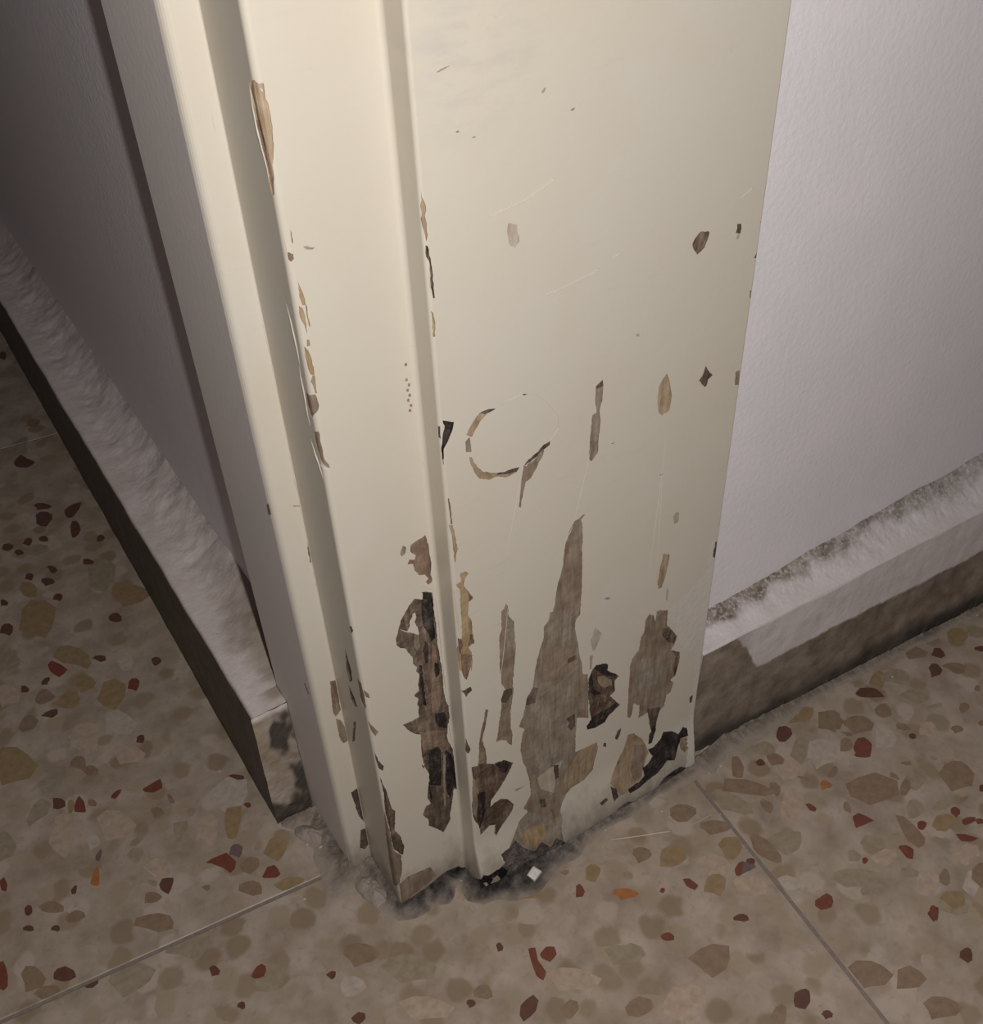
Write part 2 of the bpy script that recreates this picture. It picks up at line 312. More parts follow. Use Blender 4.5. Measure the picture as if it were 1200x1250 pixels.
 ('A','tan',[(154.7,298.2),(154.5,296.6),(153.8,295.1),(153.6,293),(154.1,292),(153.7,290),(153.7,287),(154.3,285.5),(154.5,287.2),(155,289.3),(155.6,291.1),(154.9,292.9),(155.2,294.4),(154.7,295.7)]),
 ('A','brown',[(154.6,284.6),(154,284.4),(153.4,280.9),(153.2,277.4),(153.2,272.1),(153.1,270.3),(153.6,270.4),(153.9,273),(154.5,274.3),(153.9,276.2),(153.9,280.3),(154.7,281.6)]),
 ('A','ochre',[(154.7,267.1),(154.1,266.6),(153.6,263.8),(153.9,259.8),(154.7,259.7),(154.5,263.4)]),
 ('A','tan',[(136.7,231),(138.1,231.4),(141.2,231.7),(143.1,230.8),(144.5,229.2),(146,227.4),(146.7,226.1),(144.9,224.7),(143.8,226.5),(142.3,228.3),(140.4,229.8),(138.6,230.7)]),
 ('A','dark',[(136.7,231),(138.1,231.4),(141.2,231.7),(142.4,231.5),(140,230.3),(138.1,230.6)]),
 ('A','stain',[(147.2,223.8),(145.7,225),(145.4,222.1),(145.4,219.7),(147.1,220.3)]),
 ('A','tan',[(146.3,218.2),(145.4,217.8),(144.8,215.6),(142.3,211.5),(140,210),(137.2,208.5),(134.4,207.7),(131.5,207.7),(129.3,207.2),(130.5,205.8),(134,205.5),(137.3,207.3),(140.1,207.3),(143.3,209.2),(144.8,212.1),(146,216.1)]),
 ('A','dark',[(137.2,208.5),(134.4,207.7),(131.5,207.7),(129.3,207.2),(130.5,205.8),(133.4,206.3),(136.8,207.4)]),
 ('A','dark',[(118.1,212),(118.3,210.6),(120.3,209.9),(122.6,208.4),(127.1,207),(128,206.7),(126.1,208.6),(122.6,209.9),(120.6,211.6)]),
 ('A','grey',[(120.3,209.9),(121.1,207.2),(122.4,205.8),(127.8,207),(124.6,207.2),(122.6,208.4)]),
 ('A','stain',[(127.8,206.9),(122.4,205.8),(123.2,204),(125.2,201.3),(127.2,200.7),(128.3,196.4),(129.3,191.5),(129.9,192.4),(129.2,197.9),(128.4,203.8)]),
 ('A','dark',[(128.2,232.3),(127.3,232.5),(125.4,231.6),(127.1,231.6)]),
 ('A','groove',[(136.7,231),(132.6,232.1),(127.5,232.4),(124,231.2),(119.5,226.4),(115.4,220.2),(114.9,215.1),(118.1,212),(118.3,212.3),(115.3,215.4),(115.8,220.2),(119.7,226.1),(124.1,230.9),(127.4,232),(132.4,231.7)]),
 ('A','grey',[(99,226.3),(98.6,224.3),(98.9,218.6),(99.8,215.5),(99.2,211.2),(99.7,205.8),(100,199.7),(102.4,197.5),(103.2,198.9),(103.2,205.2),(102.8,211.2),(102.4,215),(100.9,215.4),(101.6,220.6),(101.5,224.9)]),
 ('A','dark',[(99,226.3),(98.7,223.9),(100.7,223.6),(101.3,224.6)]),
 ('A','stain',[(103.2,205.2),(99.9,203.8),(100,199.7),(102.4,197.5),(103.2,198.9)]),
 ('A','tan',[(73.6,219.1),(72.2,215.8),(71.5,213.1),(70.6,209.6),(71.3,204.2),(74.1,203.5),(76,206.1),(76.7,211),(76.3,215.9)]),
 ('A','brown',[(57.1,215.8),(55,212.5),(53.6,211.1),(55.5,210.1),(55.8,207.9),(56.7,207.7),(57.7,208.9),(59.5,211.1),(58.2,212.7)]),
 ('A','dark',[(94.7,201.2),(93.1,201),(94.2,200.7)]),
 ('A','dark',[(73.4,178.8),(71.7,179.2),(72,178.5)]),
 ('A','tan',[(67.9,140.8),(64.9,139),(65,134.4),(66,128.4),(67.2,123.4),(69,123.9),(69.6,127.6),(69.1,133.3)]),
 ('A','faded',[(63.8,158.3),(62.2,157.5),(62.2,153),(64,152.8),(65.1,157)]),
 ('A','faded',[(64.7,122.6),(63.6,120.3),(63.7,114.6),(64.6,115.7)]),
 ('A','brown',[(65.2,263.5),(61.7,262.5),(62,260.3),(63,257.9),(64.2,257.2),(65.6,256.5),(67.3,258.7),(67.9,260.6),(67,262)]),
 ('A','brown',[(50.8,261.9),(49.2,261.6),(48.8,260),(49.1,258.4),(51,259.1),(50.6,260.5)]),
 ('A','faded',[(50.2,258.4),(49.1,258),(49.5,256.8),(50.5,257)]),
 ('A','stain',[(41.7,259.9),(40.2,260),(40.2,259.3)]),
 ('A','dark',[(41.8,248.5),(40.7,250.2),(40.2,248.4),(40.5,248)]),
 ('A','stain',[(41.7,237.5),(40.5,237.3),(40.3,234.4),(41.4,234.8)]),
 ('A','stain',[(43.2,208.5),(41.4,208.4),(40.8,202.5),(42.8,203.2)]),
 ('A','dark',[(41.9,133.4),(41,132.9),(40.8,125),(41.8,119.9),(43,120.5),(42.3,125.8)]),
 ('A','dark',[(43.5,75.7),(41.1,74.2),(41.4,70.7),(42.6,71.4)]),
 ('A','dark',[(44.9,45.8),(42.7,46.5),(42.5,41.4),(44.5,42)]),
 ('A','mark',[(148.3,323.1),(147.1,323.6),(144.6,323.9),(146.1,323.4),(147.7,323)]),
 ('A','mark',[(120.5,313.5),(119.7,314.1),(119.2,314.2),(119.8,313),(120.3,313)]),
 ('A','mark',[(112.1,307.4),(111.3,307.8),(110.5,307.7),(111.1,307.1)]),
 ('A','mark',[(144.4,309.3),(143.9,309.6),(143.2,309.2),(143.9,309)]),
 ('A','mark',[(140.2,307.2),(139.2,307.3),(139.1,306.9),(139.8,307)]),
 ('A','mark',[(94.7,133.3),(92.8,133),(91.7,131.5),(93.4,131.9)]),
 ('A','mark',[(87,237.4),(86,237.4),(85.7,236.5),(86.8,236.7)]),
 ('A','groove',[(137.4,287.7),(127.1,289.7),(117.2,292.2),(116.4,291.2),(125.9,288.1),(135.6,286.7)]),
 ('A','groove',[(119.8,260.9),(111.7,261.8),(102.1,263.1),(101.6,262.3),(111,260.9),(119.2,260.2)]),
 ('A','groove',[(51.6,270.4),(49.4,271.3),(46.6,272.1),(46.2,271.2),(48.6,270.4),(50.4,269.6)]),
 ('A','groove',[(97.5,265),(95.1,265.9),(94.7,265.3),(96.8,264.3)]),
 ('A','faded',[(130.9,283.8),(128.2,282.8),(127.6,278),(128.9,276.6),(130.5,277.7),(131.2,281.2)]),
 ('A','stain',[(135.9,154.3),(135.2,152.6),(135.1,148.1),(133,144.3),(133.2,138.5),(132.6,130.7),(133.3,124.9),(134,119.7),(133.8,117.5),(134.4,115.7),(134.3,109.8),(135,104.4),(135.7,100.3),(136,91.2),(135.3,86),(135.8,79.9),(137.2,81.8),(138.6,85.2),(140.4,86.5),(142.5,86.8),(141.4,91.9),(140.5,99.1),(139.4,104.4),(139.6,108.2),(137.4,112.2),(139.2,117.4),(139.4,126),(139.2,132.8),(138.9,141.2),(137.9,143.9),(137.9,151.6),(136.6,152.4)]),
 ('A','dark',[(138.2,112.8),(134.5,111.1),(134.9,108),(137.3,105.2),(139.3,106.5),(139.6,108.2)]),
 ('A','grey',[(137.2,142.2),(133.1,141.1),(132.8,130.8),(135.8,133.4)]),
 ('A','grey',[(104,176.9),(105.3,175.8),(105.9,175.2),(105.3,172.6),(104.9,165.2),(105.2,159.3),(104.8,150.9),(104.9,145.8),(105,138),(105.2,131.4),(107,129.7),(107.5,125.8),(106.1,118),(105.4,111.7),(104,105.7),(103.5,99),(100.9,97.1),(100.3,85.5),(99.8,70.6),(103.9,73.8),(105.6,74.6),(105.8,69.8),(106,61.4),(105.9,53.5),(101.4,52.8),(97.3,52.4),(95.2,52.2),(94.3,48.4),(95.5,42.1),(96.7,34.7),(100.9,31.5),(106.6,31.3),(110.1,29.5),(113,24.9),(114.1,20.8),(113.6,16.5),(115,11),(114.3,2.5),(117.9,-3.6),(130.6,1.7),(138,11.1),(142.2,14.2),(138.5,21),(135.8,25.6),(134.1,29.3),(129.2,32.6),(131.4,36.3),(127.7,42.5),(128.2,51.9),(129.9,62.1),(129.3,59.9),(131.1,66.4),(132.2,73.9),(131.4,80),(130.1,85.4),(132.4,88.7),(130.5,92.8),(129.2,98.9),(128.5,102.2),(125.8,106.4),(125.1,112.5),(123.8,119.7),(122.3,125),(122.3,124.4),(121.1,128.5),(120.8,134.4),(118.8,136.6),(118.2,139.9),(117,139.6),(116.2,143),(115.3,150.3),(113.7,155.7),(112.6,161.9),(112.1,167.7),(110.2,173.3),(108.4,176.1),(106.7,176.2),(105.1,177.1)]),
 ('A','stain',[(112.1,167.1),(109.4,168.7),(105.1,165.3),(105,151.1),(105.2,131.4),(107,130.4),(111.2,134.8),(114.2,141.9),(113.7,153.2)]),
 ('A','stain',[(121.7,126.8),(106.7,116.2),(104.6,105.3),(112.7,101.5),(123.1,106.1),(124.1,119.1)]),
 ('A','stain',[(105.8,100),(100.9,96.9),(100.4,85.6),(99.9,71),(103.9,73.8),(106,81.4),(106.9,91.5)]),
 ('A','dark',[(128.5,102.2),(125.8,106),(123.4,103.7),(124.7,96.6),(128.6,97.7),(129,100.3)]),
 ('A','dark',[(110.5,77.2),(106.6,77.8),(106.2,70),(107.8,68.2),(109.8,71.8),(108.9,73.6)]),
 ('A','dark',[(110.3,111.1),(106.6,111),(106.2,108.6),(110,108.7)]),
 ('A','stain',[(130.1,85.4),(125.2,83.5),(123.3,77.3),(128.4,72.8),(131,69.7),(131.9,73.7),(131.4,80)]),
 ('A','tan',[(105.5,50.5),(101.4,52.3),(95.2,52),(94.5,48.5),(95.5,42.1),(97.1,35.5),(100.9,31.9),(107.3,31.8),(112.2,31),(110.8,42)]),
 ('A','faded',[(124.6,50.5),(117.6,52.6),(111.6,52.9),(113.6,49.5),(115.6,42.9),(116.2,34.2),(123,42.4)]),
 ('A','stain',[(127.7,42.5),(123,40.6),(115.6,31),(113.3,25.1),(114.5,21.1),(114.7,10.8),(120,21.6),(127.3,30.2),(129.8,33.1)]),
 ('A','dark',[(123.4,35.3),(120.7,33.6),(120.3,28.4),(122.9,29.7)]),
 ('A','ochre',[(134.1,21.1),(128.2,21.8),(122.3,19.3),(122.5,13),(127.9,9.4),(133.2,15.7)]),
 ('A','dark',[(116.6,52.7),(114.3,51.8),(113.9,42.5),(115.9,42.8)]),
 ('A','rotgrey',[(144.4,17.4),(140.2,18.3),(136.6,19.8),(134.1,14),(128.8,7.6),(124.9,10.7),(120.7,3.9),(117.5,7.7),(112.1,-0.4),(111.3,-9.5),(117.9,-10),(128.6,-5.4),(130.8,-8.7),(144.6,-2),(151.3,0.2),(152.8,10.6),(147.6,10),(143.3,11.7)]),
 ('A','redtan',[(146.2,107.9),(145.1,106.8),(146.3,100.1),(147.7,94.9),(148.3,92.3),(147.1,84.2),(147.1,77.3),(150.9,79),(149.9,86.3),(149.6,91.7),(148.4,98.5),(147.1,102.1)]),
 ('A','rotbrown',[(147.1,77.3),(142.7,73.9),(139.6,74.1),(138.2,70.9),(135.4,69.3),(138.8,62.9),(141.4,58.9),(144.7,55.4),(146.3,53.6),(146.8,49.9),(144.9,51),(141.7,51.1),(138.6,48.2),(135.9,42.7),(137,39),(139.7,35.7),(143.1,32),(145,29.1),(145.8,31.5),(144.9,36.3),(147.4,38),(149.7,36.7),(152,35.4),(152.3,41.7),(154.4,48.2),(154.9,52.6),(154.8,57.4),(154.2,63.9),(153.4,71.8),(153.5,80.2),(152.6,79.9),(150.9,79)]),
 ('A','stain',[(153.7,72),(150.7,71.3),(151.2,61.5),(153.2,47.1),(154.8,52.1)]),
 ('A','rot',[(151.8,62),(148.2,60),(149.3,44.7),(151.8,38.5),(152.2,44.4)]),
 ('A','rot',[(143.9,75.2),(139,73.4),(135.8,69.2),(138.7,64.5),(140.5,66),(142.2,71.5)]),
 ('A','mark',[(135.6,52),(130.8,50.9),(132.1,50.1),(134.7,50.4)]),
 ('A','rotbrown',[(100.3,63.7),(100.7,66.1),(98.4,67.9),(99.3,73.5),(100.3,85.5),(100.5,94.3),(98.7,98.2),(96.8,99.6),(92.2,97.5),(91.2,96),(91.4,93.1),(85.4,86.2),(87.6,84.3),(87,78.3),(89.6,76.9),(84.1,68),(89.5,65),(91.4,62.1),(96.2,62)]),
 ('A','rot',[(97.4,98.1),(96.5,99.4),(91.2,96.4),(91.5,92.4),(85.4,86.2),(88.4,86.8),(94.7,93.2)]),
 ('A','rot',[(100.2,93.3),(98.3,95.2),(97,84.9),(92.8,79.7),(96.9,81.6),(99.6,85.1)]),
 ('A','stain',[(96.2,92.3),(93.2,91.2),(89,86.1),(88.2,82.3),(93,83.8),(95.4,87.9)]),
 ('A','rot',[(100.3,63.7),(99.1,68.4),(92.3,68.7),(85.5,69),(84,67.8),(89.5,65),(91.4,62.1),(96.2,62)]),
 ('A','faded',[(98.2,120.7),(94.9,115.5),(96,112.5),(97.8,108.5),(99,108.5),(100.2,115.1),(99,117.2)]),
 ('A','faded',[(100.2,106.7),(98.8,106.2),(99,98.8),(100.2,99.1)]),
 ('A','stain',[(72.4,112.3),(69.9,110.5),(68.9,106.2),(68.7,111.7),(67.3,111.6),(63,109.2),(62.6,100.7),(60.6,98),(56.4,90.8),(57.4,86.7),(59,84.4),(53.9,80.1),(53.5,77),(54.1,71.6),(55,66.3),(57.5,65.4),(55.3,62.3),(56.7,57.2),(58.9,56.9),(59.4,50.3),(62.5,48),(63.3,39.5),(64.5,34.8),(66.5,41.8),(68.4,52.1),(73.5,52.1),(73.3,59.8),(76.8,63.9),(77.2,58.1),(78,55.3),(79.6,57.2),(79.9,68.5),(80,80.9),(80.1,88.2),(79,92.2),(76.1,95.1),(75.6,101.6),(74.1,104.5),(73.9,110.3)]),
 ('A','brown',[(64.3,100.1),(60.6,97.5),(56.5,90.9),(57.4,87.1),(61.3,90.6),(64.6,96.5)]),
 ('A','grey',[(76.4,89),(70.1,87.4),(62.3,78.5),(62.3,70.2),(63.7,61),(68.1,62.3),(74.3,68.1),(77.2,79.9)]),
 ('A','brown',[(59,84.4),(53.9,80.1),(54.1,71.6),(55,66.3),(57.2,73.6),(55.5,78.2)]),
 ('A','dark',[(68.9,54.2),(61.3,50.7),(62.9,42.8),(63.1,36.6),(64.9,36.1),(66.8,45.6)]),
 ('A','tan',[(78.5,44.9),(75.5,43.7),(70.6,36.5),(68,30.1),(66.6,24.2),(69.3,19.4),(71.3,13.4),(73.8,10.9),(77.8,8.6),(83.7,10.1),(85.5,15.4),(87.9,20.2),(86,25.4),(82.9,31.7),(80.2,37.1)]),
 ('A','stain',[(74.2,34.5),(68.8,30.6),(67.4,24.6),(70.1,18.3),(71.3,13.4),(75.2,12.7),(76.7,20.9),(74.8,27.8)]),
 ('A','rot',[(66.9,26.8),(63.5,26.3),(59.6,28.8),(58.2,32.2),(53.5,29.4),(49.6,25.3),(47.2,27.9),(44.8,26),(44.2,20.8),(48.1,21.6),(49.9,18.6),(52.7,11.4),(56.5,13.8),(62.2,10),(68.5,9.1),(74,7.7),(77.8,7.7),(79.2,10.4),(73,11.3),(69.8,13.3),(70.2,17.6),(66.6,19.3),(64.5,21.2)]),
 ('A','stain',[(48.5,21.8),(44.6,20.2),(44.6,13.8),(46.7,12.2),(49.2,16.6)]),
 ('A','rotgrey',[(45.9,2.4),(45.9,-1.6),(50.3,-6.4),(51.4,-11.8),(59.7,-10.4),(64,-5.8),(63.7,-0.9),(59.2,4.5),(52.9,5.5),(48.8,5)]),
 ('A','rot',[(45.9,2.4),(47.5,-2.4),(52.7,1.6),(57.6,3.3),(52.9,5.5),(48.8,5)]),
 ('A','rot',[(66.5,36.2),(63.4,40.5),(62.8,37.3),(64.6,29.5),(66.5,29.9)]),
 ('A','brown',[(82.5,52.3),(82.7,48.9),(84.3,45.5),(85.5,47.3),(84.3,51.8)]),
 ('A','dark',[(91.2,48.8),(90,47.9),(90.1,45.1),(91.8,47)]),
 ('A','brown',[(94.6,12.9),(90.8,14),(89.9,11.8),(93.3,10.7)]),
 ('A','dark',[(88.1,18.7),(84.8,14.9),(84.5,9.8),(86.8,8.8),(87.5,13.5)]),
 ('A','rotgrey',[(84.7,2.9),(79.4,3.5),(71.4,-2.9),(66.6,-3.7),(61.4,-9),(70.8,-10.7),(78.7,-10.4),(84.2,-8.9),(94.3,-5.5),(101.7,-6.4),(109.2,-3),(109.2,0.2),(100.4,-2.4),(92.2,-1.1),(86.2,0.1)]),
 ('A','overpaint',[(43.5,134.7),(44.7,118.6),(54,112.8),(62.2,108.7),(58.3,98.7),(53.4,83.5),(43.2,71.4),(42.9,37.1),(46.1,2.4),(41.4,-1.2),(40.2,26.1),(40.2,71),(40.2,116.2)]),
 ('J','hole',[(195.6,-1.4),(190.7,2.3),(183.5,3.2),(178.1,5.4),(174.1,6.3),(168.2,4.7),(165.2,-1.1),(165.2,-7.8),(165.2,-28.7),(195.5,-6.8)]),
 ('A','hole',[(165.2,-3.5),(159.2,4.1),(153.8,12.4),(151.6,10.1),(147.5,10.7),(144.3,9.6),(142.4,5),(145.9,-0.7),(151.3,-0.8),(165.2,-25.7),(165.2,-25.5)]),
 ('J','stain',[(195.6,16.4),(191,18.1),(181.1,15.8),(178.6,7.4),(184.1,4.3),(190.7,2.8),(195.6,-0.9)]),
]
RIDGES = [
 ('J',0.22,[(199.6,324.9),(200,319.9),(199.8,315.8),(198.9,311.4),(198,307.3),(198.4,304.1)]),
 ('J',0.25,[(201.7,272.5),(200.9,269.6),(200.1,265.1),(199.7,259.9),(199.9,256)]),
 ('J',0.25,[(200.3,255.8),(200.8,252.7),(200.3,247.6),(200.7,240.9),(200.4,236.9)]),
 ('J',0.25,[(201.9,231.8),(200.6,228.6),(198.9,225.5),(197.7,220.9)]),
 ('J',0.2,[(198.7,226),(195.9,224.9),(193.8,223.3)]),
 ('J',0.15,[(196,292.1),(195.8,288.5),(196.7,285.6)]),
 ('S',0.2,[(222,262.4),(222,256.5),(222,251.2),(222,246.4)]),
 ('S',0.2,[(222,246.5),(222,242.3),(222,236.9)]),
 ('S',0.22,[(222,216.2),(222,212.8),(222,208.3)]),
 ('S',0.12,[(222,225.9),(222,221.2),(222,217.4)]),
 ('S',0.3,[(222,208.7),(222,203.4),(222,200.8)]),
 ('S',0.2,[(222,198.7),(222,192.8),(222,189.7)]),
 ('S',0.15,[(224.4,314.7),(224.3,308.5)]),
 ('A',0.35,[(154.7,170.8),(154.4,163.6),(154.3,154.9),(154.1,149.2)]),
 ('J',0.35,[(166.4,163.6),(165.9,150.9),(166.1,138),(166,125.7)]),
 ('J',0.4,[(166.1,131.9),(165.8,118.4),(165.4,108)]),
 ('J',0.4,[(165.8,98.5),(165.8,90.7),(165.4,84.8)]),
 ('J',0.25,[(180.2,153.6),(178.4,151.6),(176,149.8),(174.2,147.5)]),
 ('J',0.25,[(171.2,168.6),(169.4,166.7),(167.3,164.1)]),
 ('A',0.25,[(154.1,280.4),(154.3,277),(154.2,272.1)]),
 ('J',0.2,[(166.3,215.7),(165.3,213.8),(165.2,212.6)]),
 ('J',0.15,[(166.9,211.6),(165.2,210.5)]),
 ('A',0.12,[(140.9,106.9),(137.3,134.3),(134.3,159.6)]),
 ('A',0.12,[(135.8,171.2),(131.4,190.9),(127.5,209.5)]),
 ('A',0.12,[(108.9,174.9),(105.4,189.4),(102.5,203.3)]),
 ('A',0.12,[(112.1,169.5),(110.3,172.1),(108.9,174.9)]),
 ('A',0.12,[(74.4,126.3),(72.6,164.5),(71.4,198.3)]),
 ('A',0.12,[(70.7,132.6),(71.1,160.1),(71.9,185.3)]),
]
